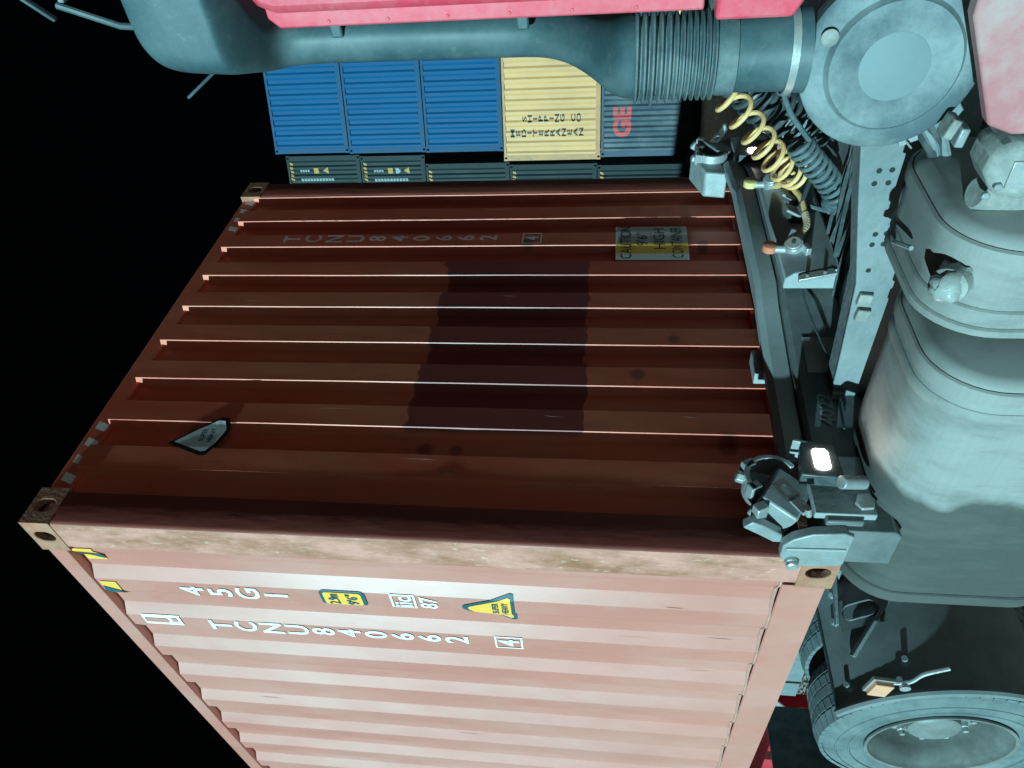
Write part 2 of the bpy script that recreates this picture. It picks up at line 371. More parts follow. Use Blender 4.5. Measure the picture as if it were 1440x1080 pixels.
def casting(c0, c1, sx, sy):
    """corner casting filling box c0..c1; slots in the faces towards sx (x) and sy (y)"""
    (x0, y0, z0), (x1, y1, z1) = c0, c1; cx, cy, cz = (x0+x1)/2, (y0+y1)/2, (z0+z1)/2; mb = MB()
    X = x1 if sx > 0 else x0; Y = y1 if sy > 0 else y0; XO = x0 if sx > 0 else x1; YO = y0 if sy > 0 else y1
    stadium_hole_plate(mb, lambda a, b, t: (X - sx*t, cy+a, cz+b), y1-y0, z1-z0, 0.055, 0.08, 0.028)
    stadium_hole_plate(mb, lambda a, b, t: (cx+a, Y - sy*t, cz+b), x1-x0, z1-z0, 0.06, 0.08, 0.028)
    mb.add([(XO,y0,z0),(XO,y1,z0),(XO,y1,z1),(XO,y0,z1)], [(0,1,2,3)])
    mb.add([(x0,YO,z0),(x1,YO,z0),(x1,YO,z1),(x0,YO,z1)], [(0,1,2,3)])
    mb.add([(x0,y0,z0),(x1,y0,z0),(x1,y1,z0),(x0,y1,z0)], [(0,1,2,3)])
    mb.add([(x0,y0,z1),(x1,y0,z1),(x1,y1,z1),(x0,y1,z1)], [(0,1,2,3)])
    return mb

def corr_profile(s0, s1, start, pitch, crest, slope, recess, depth):
    """offset profile between s0 and s1: 0 on the crest, -depth in the recess; a recess begins at 'start' + k*pitch"""
    ev = [(s0, 0.0)]; k = math.ceil((s0 - start) / pitch + 1e-6)
    while True:
        a = start + k * pitch; k += 1
        if a + 2*slope + recess > s1: break
        ev += [(a, 0.0), (a+slope, -depth), (a+slope+recess, -depth), (a+2*slope+recess, 0.0)]
    return ev + [(s1, 0.0)]
def sheet(prof, z0, z1, fn, thick, zs=()):
    mb = MB(); zz = [z0] + list(zs) + [z1]
    R = [[fn(s, d, z) for s, d in prof] for z in zz]; R2 = [[fn(s, d - thick, z) for s, d in prof] for z in zz]
    mb.rings(R, cap=False, closed=False); mb.rings(R2, cap=False, closed=False)
    return mb

def main_container():
    H, W, Lc = 2.896, 2.438, 12.19
    T = thing('shipping_container', 'faded oxide red shipping container numbered TCNU 840662 4 on the trailer', 'container', (0, 0, G))
    # corner castings
    for X in (0, 1):
        for Y in (0, 1):
            for Z in (0, 1):
                x0, x1 = ((-0.178, 0) if X else (-Lc, -Lc+0.178)); y0, y1 = ((0, 0.162) if not Y else (W-0.162, W)); z0, z1 = ((0, 0.118) if not Z else (H-0.118, H))
                build(casting((x0, y0, z0), (x1, y1, z1), 1 if X else -1, -1 if not Y else 1), 'corner_casting', 'casting_steel', T, smooth=False, bevel=0.004)
    # posts
    for X in (0, 1):
        for Y in (0, 1):
            x0, x1 = (-0.166, -0.003) if X else (-Lc+0.003, -Lc+0.166); y0, y1 = (0.003, 0.155) if not Y else (W-0.155, W-0.003)
            mb = MB(); mb.prism(rrect(x0, x1, y0, y1, 0.016, 3), lambda a, b, t: (a, b, t), 0.118, H-0.118)
            po = build(mb, 'corner_post', 'post_paint', T)
            po.data.materials.append(MATS['post_end_shaded'])      # end faces: shade put into a darker paint, scraping only on the outer face
            for f in po.data.polygons:
                if abs(f.normal.x) > 0.6: f.material_index = 1
    # side rails
    for Y in (0, 1):
        s = (lambda y: y) if not Y else (lambda y: W-y)
        mb = MB(); mb.prism([(0.006, 2.806), (0.006, H-0.014), (0.02, H-0.006), (0.066, H-0.006), (0.066, 2.806)], lambda a, b, t: (t, s(a), b), -Lc+0.178, -0.178); build(mb, 'top_side_rail', 'oxide_paint', T, smooth=False, bevel=0.004)
        mb = MB(); mb.prism([(0.006, 0.016), (0.006, 0.155), (0.012, 0.158), (0.012, 0.022), (0.06, 0.022), (0.06, 0.016)], lambda a, b, t: (t, s(a), b), -Lc+0.178, -0.178); build(mb, 'bottom_side_rail', 'oxide_paint', T, smooth=False)
    # end sills and headers
    mb = MB().box((-0.06, 0.162, H-0.09), (-0.03, W-0.162, H-0.004)); build(mb, 'front_header', 'front_paint', T, smooth=False, bevel=0.004)
    mb = MB().box((-0.06, 0.162, 0.014), (-0.012, W-0.162, 0.135)); build(mb, 'front_sill', 'front_paint', T, smooth=False, bevel=0.004)
    mb = MB().box((-Lc+0.012, 0.162, H-0.11), (-Lc+0.06, W-0.162, H-0.004)); build(mb, 'door_header', 'oxide_paint', T, smooth=False)
    mb = MB().box((-Lc+0.012, 0.162, 0.014), (-Lc+0.06, W-0.162, 0.16)); build(mb, 'door_sill', 'oxide_paint', T, smooth=False)
    for k in range(2):
        mb = MB().box((-Lc+0.02, 0.16 + k*1.06, 0.165), (-Lc+0.05, 0.16 + k*1.06+1.05, H-0.115)); d = build(mb, 'door', 'oxide_paint', T, smooth=False)
        for q in (0.3, 0.75):
            mb = MB().cyl((-Lc-0.005, 0.16+k*1.06+q, 0.1), (-Lc-0.005, 0.16+k*1.06+q, H-0.06), 0.017, 8); build(mb, 'lock_rod', 'casting_steel', d)
    # corrugated walls
    side = corr_profile(-Lc+0.16, -0.15, -0.79 - 0.2065, 0.2965, 0.09, 0.065, 0.0765, 0.0275)
    sfn = interp(side)
    build(sheet(side, 0.15, 2.83, lambda s, d, z: (s, 0.016 - d, z), 0.003), 'side_panel', 'oxide_paint', T, smooth=False)
    build(sheet(side, 0.15, 2.83, lambda s, d, z: (s, W-0.016 + d, z), 0.003), 'side_panel', 'oxide_paint', T, smooth=False)
    front = corr_profile(0.12, W-0.12, 0.387-0.25, 0.25, 0.11, 0.018, 0.104, 0.0456)
    ffn = interp(front)
    rnd = random.Random(5); zs = [0.12 + i*0.06 for i in range(1, 46)]
    def fmap(s, d, z):
        dent = -0.012 * math.exp(-(((s-0.33)/0.04)**2 + ((z-1.32)/0.04)**2))
        wav = 0.0007 * math.sin(z*3.3 + s*3) + 0.0003 * math.sin(z*11 + s*9)
        return (-0.008 + d + dent + wav, s, z)
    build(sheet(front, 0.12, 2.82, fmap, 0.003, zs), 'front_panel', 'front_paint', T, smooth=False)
    mb = MB().box((-Lc+0.05, 0.05, H-0.03), (-0.05, W-0.05, H-0.018)); build(mb, 'roof', 'oxide_paint', T, smooth=False)
    mb = MB().box((-Lc+0.06, 0.062, 0.12), (-0.065, W-0.062, 0.15)); build(mb, 'floor_board', 'deck_dark', T, smooth=False)
    for i in range(38):
        x = -0.25 - i*0.31
        mb = MB().box((x-0.025, 0.0605, 0.02), (x+0.025, W-0.0605, 0.118)); build(mb, 'cross_member', 'oxide_paint', T, smooth=False)
    # sealant bead along the foot of the side wall
    mb = MB()
    for (a, da), (b, db) in zip(side, side[1:]):
        if b > -6: mb.beam((a, 0.014-da, 0.161), (b, 0.014-db, 0.161), 0.005, 0.008)
    build(mb, 'sealant_bead', 'sealant', T)
    # print on the long side
    cuts = [s for s, d in side]
    sd = lambda a, b: (a, 0.016 - sfn(a) - 0.004, b)
    col = []
    for i, ch in enumerate('TCNU840662'): col.append(shift(text_shape(ch, 0.098), -0.742, 2.383 - i*0.1145, 0.95))
    decal([shift(text_shape('4', 0.085), -0.742, 1.135, 0.9)], 'check_digit', 'white_print', T, sd, cuts); decal([frame_shape([(-0.788, 1.078), (-0.696, 1.078), (-0.696, 1.192), (-0.788, 1.192)], 0.009)], 'check_digit_box', 'white_print', T, sd, cuts)
    decal(col, 'container_number', 'white_print', T, sd, cuts)
    decal([shift(text_shape(ch, 0.098), -0.458, 2.40 - i*0.118, 1.0) for i, ch in enumerate('45G1')], 'size_code', 'white_print', T, sd, cuts)
    rr = rrect(-0.502, -0.398, 1.675, 1.86, 0.02, 3)
    decal([poly(rr)], 'height_sign', 'teal_print', T, sd, cuts)
    sd2 = lambda a, b: (a, 0.016 - sfn(a) - 0.0065, b); sd3 = lambda a, b: (a, 0.016 - sfn(a) - 0.009, b)
    decal([poly(rrect(-0.494, -0.406, 1.69, 1.845, 0.014, 3))], 'height_sign_face', 'yellow_print', T, sd2, cuts)
    decal([shift(text_shape('2.9m', 0.046), -0.45, 1.805, 0.62), shift(text_shape("9'6\"", 0.048), -0.45, 1.73, 0.8)], 'height_lettering', 'teal_print', T, sd3, cuts)
    decal([frame_shape([(-0.50, 1.475), (-0.40, 1.475), (-0.40, 1.575), (-0.50, 1.575)], 0.012), shift(text_shape('iic', 0.07), -0.45, 1.525, 0.9), shift(text_shape('87', 0.07), -0.45, 1.425, 0.85)], 'approval_mark', 'white_print', T, sd, cuts)
    tri = [(-0.59, 1.092), (-0.375, 1.092), (-0.37, 1.105), (-0.452, 1.29), (-0.465, 1.297), (-0.48, 1.29), (-0.595, 1.105)]
    ce = (-0.475, 1.16); tri2 = [(ce[0]+(x-ce[0])*0.84, ce[1]+(y-ce[1])*0.82) for x, y in tri]
    decal([poly(tri)], 'warning_triangle', 'teal_print', T, sd, cuts); decal([poly(tri2)], 'triangle_face', 'yellow_print', T, sd2, cuts)
    decal([shift(text_shape('SUPER', 0.026), -0.455, 1.165, 0.75), shift(text_shape('HEAVY', 0.026), -0.455, 1.128, 0.75)], 'triangle_lettering', 'teal_print', T, sd3, cuts)
    decal([poly([(-0.69, 2.735), (-0.69, 2.56), (-0.765, 2.56), (-0.765, 2.735)])], 'paper_tag', 'sticker_white', T, sd, cuts)
    decal([poly([(-0.71, 2.725), (-0.71, 2.62), (-0.745, 2.62), (-0.745, 2.725)]), ], 'tag_print', 'oxide_paint', T, sd2, cuts)
    decal([poly([(-0.735, 2.60), (-0.70, 2.60), (-0.70, 2.575), (-0.735, 2.575)])], 'tag_barcode', 'sealant', T, sd2, cuts)
    # hazard stripes under the top rail
    hz = [(-0.18, -0.295, 2.705, 2.79), (-0.42, -0.55, 2.72, 2.79)]
    ye = []; bl = []
    for x0, x1, z0, z1 in hz:
        ye.append(poly([(x0, z0), (x1, z0), (x1, z1), (x0, z1)])); wd = (x0-x1)
        bl.append(poly([(x0-0.25*wd, z1), (x0-0.62*wd, z1), (x0-0.9*wd, z0), (x0-0.5*wd, z0)]))
    for k in range(2):
        decal([ye[k]], 'hazard_tape', 'yellow_print', T, sd, cuts); decal([bl[k]], 'hazard_stripe', 'teal_print', T, sd2, cuts)
    rnd2 = random.Random(21)
    for k in range(26):
        x = -0.3 - rnd2.random()*2.6; z = rnd2.choice((rnd2.uniform(0.2, 0.7), rnd2.uniform(0.2, 2.6))); l = rnd2.uniform(0.03, 0.16); h = rnd2.uniform(0.0006, 0.0018)
        decal([poly([(x-h, z), (x+h*0.6, z+l*0.3), (x+h, z+l), (x-h*0.4, z+l*0.7)])], 'scuff_mark', rnd2.choice(('sealant', 'casting_steel', 'post_paint')), T, lambda a, b: (a, 0.016 - sfn(a) - 0.003, b), cuts)
    # print on the front wall
    fcuts = [s for s, d in front]
    fr = lambda o: (lambda a, b: (fmap(a, ffn(a), b)[0] + o, a, b))
    br = lambda o: (lambda a, b: (fmap(a, max(ffn(a), -0.002), b)[0] + o, a, b))
    nums = [shift(text_shape(ch, 0.092), 1.842, 2.44 - i*0.118, 0.78) for i, ch in enumerate('TCNU840662')]
    decal([shift(text_shape('4', 0.07), 1.835, 1.15, 0.7)], 'check_digit', 'white_print', T, fr(0.004), fcuts)
    decal([frame_shape([(1.788, 1.10), (1.882, 1.10), (1.882, 1.2), (1.788, 1.2)], 0.008)], 'check_digit_box', 'white_print', T, fr(0.004), fcuts)
    decal(nums, 'front_number', 'faded_print', T, fr(0.004), fcuts)
    decal([poly([(1.645, 0.371), (1.934, 0.371), (1.934, 0.725), (1.645, 0.725)])], 'caution_sticker', 'sticker_white', T, br(0.003), fcuts)
    decal([poly([(1.695, 0.373), (1.778, 0.373), (1.778, 0.723), (1.695, 0.723)])], 'caution_band', 'yellow_print', T, br(0.0055), fcuts)
    L_ = [shift(text_shape('CAUTION', 0.055, 0.0), 1.79, 0.675, 0.8), shift(text_shape("9'6\"", 0.055, 0.0), 1.815, 0.595, 1.0), shift(text_shape('HIGH', 0.055, 0.0), 1.82, 0.51, 1.0), shift(text_shape('CONTAINER', 0.055, 0.0), 1.79, 0.425, 0.6)]
    for q in L_: decal([q], 'caution_lettering', 'black_print', T, br(0.008), fcuts)
    t0 = [(0.405, 2.495), (0.395, 2.47), (0.345, 2.335), (0.35, 2.312), (0.40, 2.285), (0.455, 2.268), (0.49, 2.26), (0.545, 2.285), (0.55, 2.315), (0.49, 2.40)]
    c0 = (0.45, 2.35); t1 = [(c0[0]+(x-c0[0])*0.82, c0[1]+(y-c0[1])*0.82) for x, y in t0]
    decal([poly(t0)], 'peeling_sticker', 'black_print', T, br(0.003), fcuts); decal([poly(t1)], 'sticker_face', 'sticker_cyan', T, br(0.0055), fcuts)
    decal([shift(text_shape('SUPER', 0.022), 0.45, 2.36, 0.8), shift(text_shape('HEAVY', 0.022), 0.45, 2.325, 0.8)], 'sticker_lettering', 'teal_print', T, br(0.008), fcuts)
    rnd3 = random.Random(31)
    def blot(cy, cz, ry, rz, n=16): return poly([(cy + math.cos(2*math.pi*i/n)*ry*rnd3.uniform(0.6, 1.1), cz + math.sin(2*math.pi*i/n)*rz*rnd3.uniform(0.6, 1.1)) for i in range(n)])
    decal([blot(0.315, 1.325, 0.024, 0.062)], 'rust_scuff', 'casting_steel', T, fr(0.002), fcuts)
    decal([blot(0.305, 1.325, 0.010, 0.045)], 'bare_metal', 'grime', T, fr(0.0032), fcuts)
    for k in range(24):
        y = rnd3.choice([0.29 + 0.25*q for q in range(8)]) + rnd3.uniform(0.0, 0.085); z = rnd3.uniform(0.25, 2.6); l = rnd3.uniform(0.03, 0.2); h = rnd3.uniform(0.0006, 0.002)
        decal([poly([(y-h, z), (y+h*0.6, z+l*0.3), (y+h+rnd3.uniform(-0.006, 0.006), z+l), (y-h*0.4, z+l*0.7)])], 'scratch', rnd3.choice(('faded_print', 'post_end_shaded', 'casting_steel')), T, fr(0.002), fcuts)
    # hazard squares along the front header, both ends
    sq = []
    for y0 in (0.20, 0.29, 0.38, 0.47, 1.95, 2.04, 2.13, 2.22): sq.append(poly([(y0, H-0.085), (y0+0.04, H-0.085), (y0+0.06, H-0.03), (y0+0.02, H-0.03)]))
    for k in sq: decal([k], 'header_tape', 'sticker_white', T, lambda a, b: (-0.0265, a, b))
main_container()

def yard_container(name, label, origin, ang, H, Lc, color, marks=None, group=None, mats=None, left_edge=True):
    T = thing(name, label, 'container', origin, ang, group)
    W = 2.438; pm, rm = color
    for x0 in (0, Lc-0.17):
        for y0 in (0, W-0.16):
            for z0 in (0.0, H-0.115):
                if y0 == 0: mb = casting((x0, y0, z0), (x0+0.17, y0+0.16, z0+0.115), -1 if x0 == 0 else 1, -1)
                else: mb = MB().box((x0, y0, z0), (x0+0.17, y0+0.16, z0+0.115))
                build(mb, 'corner_casting', rm, T, smooth=False, local=True)
            mb = MB().box((x0+0.006, y0+0.006, 0.115), (x0+0.16, y0+0.15, H-0.115)); build(mb, 'corner_post', rm, T, smooth=False, local=True)
    for y0 in (0.006, W-0.06):
        mb = MB().box((0.17, y0, H-0.08), (Lc-0.17, y0+0.054, H-0.006)); build(mb, 'top_side_rail', rm, T, smooth=False, local=True)
        mb = MB().box((0.17, y0, 0.012), (Lc-0.17, y0+0.054, 0.15)); build(mb, 'bottom_side_rail', rm, T, smooth=False, local=True)
    prof = corr_profile(0.16, Lc-0.16, 0.22, 0.297, 0.08, 0.062, 0.093, 0.036)
    build(sheet(prof, 0.14, H-0.07, lambda s, d, z: (s, 0.014-d, z), 0.003), 'side_panel', pm, T, smooth=False, local=True)
    build(sheet(prof, 0.14, H-0.07, lambda s, d, z: (s, W-0.014+d, z), 0.003), 'side_panel', pm, T, smooth=False, local=True)
    pe = corr_profile(0.15, W-0.15, 0.2, 0.25, 0.11, 0.018, 0.104, 0.045)
    for x, sg in ((0.02, 1), (Lc-0.02, -1)):
        build(sheet(pe, 0.03, H-0.02, lambda s, d, z: (x - d*sg, s, z), 0.003), 'end_panel', pm, T, smooth=False, local=True)
    mb = MB().box((0.03, 0.03, H-0.03), (Lc-0.03, W-0.03, H-0.015)); build(mb, 'roof', pm, T, smooth=False, local=True)
    mb = MB().box((0.07, 0.065, 0.10), (Lc-0.07, W-0.065, 0.14)); build(mb, 'floor_board', rm, T, smooth=False, local=True)
    if marks:
        f = interp(prof); cuts = [s for s, d in prof]
        for nm, mt, shapes, o in marks:
            decal(shapes, nm, mt, T, lambda a, b: (a, 0.014 - f(a) - o, b), cuts, local=True)
    return T

mat('yard_blue', (0.0015, 0.062, 0.155), 0.5, var=0.18, scale=1.5, dust=(0.004, 0.075, 0.17), dust_amt=0.3, dust_scale=1.0, stretch=(1, 1, 0.4), spec=0.12)
mat('yard_blue_frame', (0.008, 0.06, 0.135), 0.6, var=0.25, scale=4, spec=0.15, dust=(0.05, 0.06, 0.06), dust_amt=0.4, dust_scale=3)
mat('yard_yellow', (0.6, 0.31, 0.12), 0.5, var=0.14, scale=2, stretch=(1, 1, 0.4), dust=(0.42, 0.22, 0.1), dust_amt=0.5, dust_scale=1.2)
mat('yard_yellow_frame', (0.45, 0.22, 0.09), 0.6, var=0.3, scale=5, dust=(0.25, 0.13, 0.09), dust_amt=0.5, dust_scale=4)
mat('yard_navy', (0.022, 0.042, 0.062), 0.35, var=0.2, scale=2, dust=(0.1, 0.11, 0.11), dust_amt=0.5, dust_scale=2, stretch=(1, 1, 0.4))
mat('yard_navy_frame', (0.028, 0.05, 0.08), 0.6, var=0.25, scale=4)
mat('yard_slate', (0.007, 0.016, 0.018), 0.5, var=0.2, scale=2, stretch=(1, 1, 0.4), spec=0.15)
mat('yard_slate_frame', (0.016, 0.025, 0.026), 0.6, var=0.3, scale=4, spec=0.15)
mat('mark_yellow', (0.36, 0.2, 0.035), 0.6, var=0.15)
mat('mark_pale', (0.2, 0.26, 0.27), 0.6, var=0.15)
mat('red_print', (0.42, 0.045, 0.04), 0.5, var=0.1)
def yard():
    ang = math.atan2(0.355, 0.935); r = Vector((0.935, 0.355, 0)); P = Vector((-8.82, 19.39, -1.83 + G))
    grp = 'containers stacked across the yard'
    hs = [2.875, 2.92, 2.40, 2.44, 2.42]; off = [0.0, -0.06, 0.24, 0.26, 0.29]
    med = [shift(text_shape(ch, 0.13, 0.03), 0.80, 2.64 - i*0.172, 1.9) for i, ch in enumerate('MEDITERRANEAN')] 
    ship = [shift(text_shape(ch, 0.13, 0.03), 1.20, 2.27 - i*0.162, 1.9) for i, ch in enumerate('SHIPPING CO') if ch != ' ']
    marks = [[('brand_lettering', 'red_print', [shift(text_shape('GE', 0.54, 0.05), 0.98, 2.26, 1.0)], 0.004)],
             [('company_lettering', 'black_print', med, 0.004), ('company_lettering', 'black_print', ship[:8], 0.004), ('company_lettering', 'black_print', ship[8:], 0.004)], None, None, None]
    cl = [('yard_navy', 'yard_navy_frame'), ('yard_yellow', 'yard_yellow_frame')] + [('yard_blue', 'yard_blue_frame')]*3
    lab = ['navy blue shipping container with red GE letters, bottom of its stack', 'yellow shipping container lettered MEDITERRANEAN SHIPPING CO',
           'bright blue shipping container directly on the yellow container', 'bright blue shipping container between two other bright blue containers', 'bright blue shipping container at the top of its stack']
    z = P.z
    for i in range(5):
        o = P + r*off[i]; yard_container('shipping_container', lab[i], (o.x, o.y, z), ang, hs[i], 12.19, cl[i], marks[i], grp); z += hs[i] + 0.012
    # second, slate stack further back and to the side: its right-hand end shows
    Q = Vector((-10.194, 21.356, -1.714 + G)); z = Q.z - 0.04
    hs = [2.93, 2.93, 2.89, 2.28, 2.65]; off = [0.05, 0.12, 0.2, 0.5, 0.55]; Lc = 12.19
    lab = ['slate grey shipping container at the foot of the stack beside the navy container', 'slate grey shipping container second up, beside the yellow container',
           'slate grey shipping container third up, under the marked dark ones', 'dark slate container with a yellow square, a pale blue mark and a yellow triangle', 'dark slate container at the top of its stack with one yellow triangle']
    for i in range(5):
        o = Q + r*(off[i] - Lc); H = hs[i]; e = Lc; mk = []
        if i < 3:
            mk = [('hazard_tape', 'mark_yellow', [poly([(e-0.22-k*0.13, H-0.09), (e-0.29-k*0.13, H-0.09), (e-0.33-k*0.13, H-0.2), (e-0.26-k*0.13, H-0.2)]) for k in range(5)], 0.004)]
            if i == 2: mk.append(('corner_mark', 'mark_yellow', [poly([(e-0.9, 1.6), (e-0.75, 1.55), (e-0.9, 1.5)])], 0.004))
        else:
            mk = [('hazard_tape', 'mark_yellow', [poly([(e-0.22-k*0.13, H-0.09), (e-0.29-k*0.13, H-0.09), (e-0.33-k*0.13, H-0.2), (e-0.26-k*0.13, H-0.2)]) for k in range(5)], 0.004)]
            mk.append(('size_code', 'mark_pale', [poly([(e-0.55, H-0.45-k*0.09), (e-0.47, H-0.45-k*0.09), (e-0.47, H-0.51-k*0.09), (e-0.55, H-0.51-k*0.09)]) for k in range(4)], 0.004))
            mk.append(('container_number', 'mark_pale', [poly([(e-0.86, H-0.45-k*0.11), (e-0.77, H-0.45-k*0.11), (e-0.77, H-0.53-k*0.11), (e-0.86, H-0.53-k*0.11)]) for k in range(11)], 0.004))
            y0 = H - 0.95
            mk.append(('height_sign', 'mark_yellow', [poly([(e-0.6, y0), (e-0.42, y0), (e-0.42, y0-0.17), (e-0.6, y0-0.17)])], 0.004))
            if i == 3: mk.append(('pale_mark', 'mark_pale', [poly([(e-0.6, y0-0.27), (e-0.42, y0-0.27), (e-0.42, y0-0.37), (e-0.51, y0-0.46), (e-0.6, y0-0.37)])], 0.004))
            yt = y0 - (0.55 if i == 3 else 0.32)
            mk.append(('warning_triangle', 'mark_yellow', [poly([(e-0.62, yt-0.2), (e-0.4, yt-0.2), (e-0.51, yt)])], 0.004))
        yard_container('shipping_container', lab[i], (o.x, o.y, z), ang, H, Lc, ('yard_slate', 'yard_slate_frame'), mk, grp); z += H + 0.012
yard()

# ------------------------------------------------------------------ trailer
def trailer():
    T = thing('container_trailer', 'skeletal container trailer with grey front bolster marked 4022 and red frame', 'trailer', (0.1, 1.219, 0))
    W = 2.438
    # front bolster: a beam that bulges forward in the middle
    st = [(-0.03, 0.20), (0.25, 0.21), (0.55, 0.24), (0.95, 0.30), (1.05, 0.335), (1.75, 0.345), (1.85, 0.31), (2.2, 0.24), (2.468, 0.21)]
    R = []
    for y, xf in st: R.append([(0.035, y, -0.12), (xf-0.02, y, -0.12), (xf, y, -0.10), (xf, y, 0.085), (xf-0.012, y, 0.10), (0.035, y, 0.10)])
    build(MB().rings(R), 'front_bolster', 'trailer_dark', T, bevel=0.004)
    # pale flange along the top of the beam
    R = []
    for y, xf in st: R.append([(0.03, y, 0.103), (xf-0.035, y, 0.103), (xf-0.03, y, 0.108), (xf-0.03, y, 0.165), (xf-0.05, y, 0.185), (xf-0.085, y, 0.185), (xf-0.085, y, 0.125), (0.03, y, 0.125)])
    build(MB().rings(R[1:-1]), 'top_flange', 'trailer_grey', T)
    for y in (0.75,):
        build(MB().box((0.10, y-0.06, 0.14), (0.165, y+0.06, 0.21)), 'flange_lug', 'trailer_grey', T, bevel=0.004)
    # number, plate
    bx = interp(st)
    decal([shift(text_shape('4022', 0.05), 0.44, 0.02, 1.0)], 'fleet_number', 'trailer_grey', T, lambda a, b: (bx(a)+0.004, a, b), [p[0] for p in st])
    decal([poly([(0.60, -0.055), (0.76, -0.055), (0.76, 0.055), (0.60, 0.055)])], 'maker_plate', 'paper_label', T, lambda a, b: (bx(a)+0.004, a, b))
    mb = MB().tube(spline([(0.333, 0.98, 0.03), (0.315, 0.85, 0.02), (0.285, 0.68, -0.01), (0.262, 0.6, -0.03), (0.235, 0.35, -0.02)], 8), 0.004, 6); build(mb, 'wire', 'black_rubber', T)
    # coupling tray in the middle
    tr = [(0.94, 0.335), (1.72, 0.335)]
    mb = MB().rings([[(0.335, y, -0.10), (0.42, y, -0.10), (0.44, y, -0.085), (0.405, y, 0.07), (0.38, y, 0.10), (0.335, y, 0.10)] for y in (0.97, 1.72)])
    build(mb, 'coupling_tray', 'trailer_grey', T, bevel=0.006)
    mb = MB().prism([(-0.06, 0), (0.04, 0), (0.06, 0.012), (0.06, 0.035), (-0.07, 0.035)], lambda a, b, t: (0.41 - a*0.25 + t, 0.965 - b, a), 0, 0.012)
    build(mb, 'tray_lip', 'zinc', T, bevel=0.002)
    for a in (-0.03, 0.03):
        build(MB().cyl((0.42 - a*0.25, 0.945, a), (0.432 - a*0.25, 0.945, a), 0.007, 10), 'bolt', 'trailer_dark', T)
    def gladhand(y, z, knob, nm):
        c = Vector((0.405, y, z)); ax = Vector((0.93, -0.25, 0.25)).normalized()
        b = MB().cyl(c - ax*0.015, c + ax*0.035, 0.036, 20); b.cyl(c + ax*0.035, c + ax*0.042, 0.029, 20)
        g = build(b, nm, 'zinc', T, bevel=0.002)
        build(MB().cyl(c + ax*0.0421, c + ax*0.046, 0.009, 12), 'seal', 'black_rubber', g)
        m2 = MB(); m2.beam(c + Vector((0.02, -0.02, -0.03)), c + Vector((0.02, -0.06, -0.04)), 0.045, 0.02); m2.beam(c + Vector((0.0, 0.03, 0.02)), c + Vector((0.02, 0.075, 0.0)), 0.07, 0.022); build(m2, 'claw', 'zinc', g, bevel=0.003)
        m3 = MB().cyl(c + Vector((0.0, 0.0, 0.02)), c + Vector((-0.005, 0.01, 0.07)), 0.016, 12); build(m3, 'neck', 'lock_steel', g)
        kc = c + Vector((0.0, 0.015, 0.09))
        m4 = MB(); m4.rings([[kc + Vector((t, math.cos(a)*r, math.sin(a)*r)) for a in [2*math.pi*i/20 for i in range(20)]] for t, r in ((-0.018, 0.02), (-0.014, 0.028), (0.012, 0.028), (0.016, 0.02))]); m4.beam(kc, kc + Vector((0, 0.0, -0.05)), 0.026, 0.02)
        build(m4, 'knob', knob, g)
    gladhand(1.13, 0.045, 'red_knob', 'air_coupling'); gladhand(1.62, 0.06, 'yellow_knob', 'air_coupling')
    # electric sockets between the couplings
    for y in (1.33, 1.45):
        m2 = MB().cyl((0.41, y, 0.0), (0.455, y-0.015, 0.02), 0.032, 18); s_ = build(m2, 'electric_socket', 'trailer_dark', T, bevel=0.003)
        build(MB().obox((0.462, y-0.012, 0.03), (0.006, 0.03, 0.034), Matrix.Rotation(0.5, 3, 'Y')), 'socket_lid', 'lock_steel', s_, bevel=0.003)
    # lamps on brackets at both ends
    def lamp(y0, y1, z0, z1, xf):
        mb = MB().prism([(y0-0.03, z0-0.035), (y1+0.02, z0-0.025), (y1+0.035, z1), (y1+0.01, z1+0.03), (y0-0.02, z1+0.045)], lambda a, b, t: (t, a, b), xf-0.05, xf)
        l = build(mb, 'marker_lamp', 'black_rubber', T, bevel=0.005)
        mb = MB(); P = rrect(y0, y1, z0, z1, min(y1-y0, z1-z0)*0.32, 4); cy = (y0+y1)/2; cz = (z0+z1)/2
        mb.rings([[(xf+0.001, a, b) for a, b in P], [(xf+0.003, cy+(a-cy)*0.96, cz+(b-cz)*0.96) for a, b in P], [(xf+0.005, cy+(a-cy)*0.7, cz+(b-cz)*0.7) for a, b in P]])
        build(mb, 'lens', 'lamp_lens', l)
    lamp(0.125, 0.208, 0.075, 0.122, 0.295); build(MB().box((0.2, 0.14, 0.05), (0.246, 0.19, 0.09)), 'lamp_bracket', 'trailer_dark', T)
    lamp(2.115, 2.165, 0.035, 0.085, 0.295); build(MB().box((0.23, 2.12, 0.03), (0.246, 2.16, 0.07)), 'lamp_bracket', 'trailer_dark', T)
    build(MB().prism([(0.225, 0.10), (0.235, 0.10), (0.255, 0.165), (0.245, 0.17)], lambda a, b, t: (t, a, b), 0.20, 0.29), 'reflector_fin', 'zinc', T, bevel=0.002)
    build(MB().cyl((0.27, 0.10, -0.02), (0.30, 0.075, 0.06), 0.021, 16), 'lamp_socket', 'lock_steel', T, bevel=0.003)
    # corner locks
    def lock(y, s):
        f = lambda p: (p[0], y + s*p[1], p[2])
        def B(mb, nm, mt, par, bev=0.0, **k):
            mb.v = [f(p) for p in mb.v]; return build(mb, nm, mt, par, bevel=bev, **k)
        pl = MB().prism([(0.03, 0.035), (0.045, 0.02), (0.19, 0.02), (0.205, 0.05), (0.195, 0.14), (0.165, 0.19), (0.13, 0.215), (0.07, 0.215), (0.035, 0.185), (0.02, 0.15)], lambda a, b, t: (a, t, b), -0.045, -0.012)
        L = B(pl, 'corner_lock', 'lock_steel', T, 0.004)
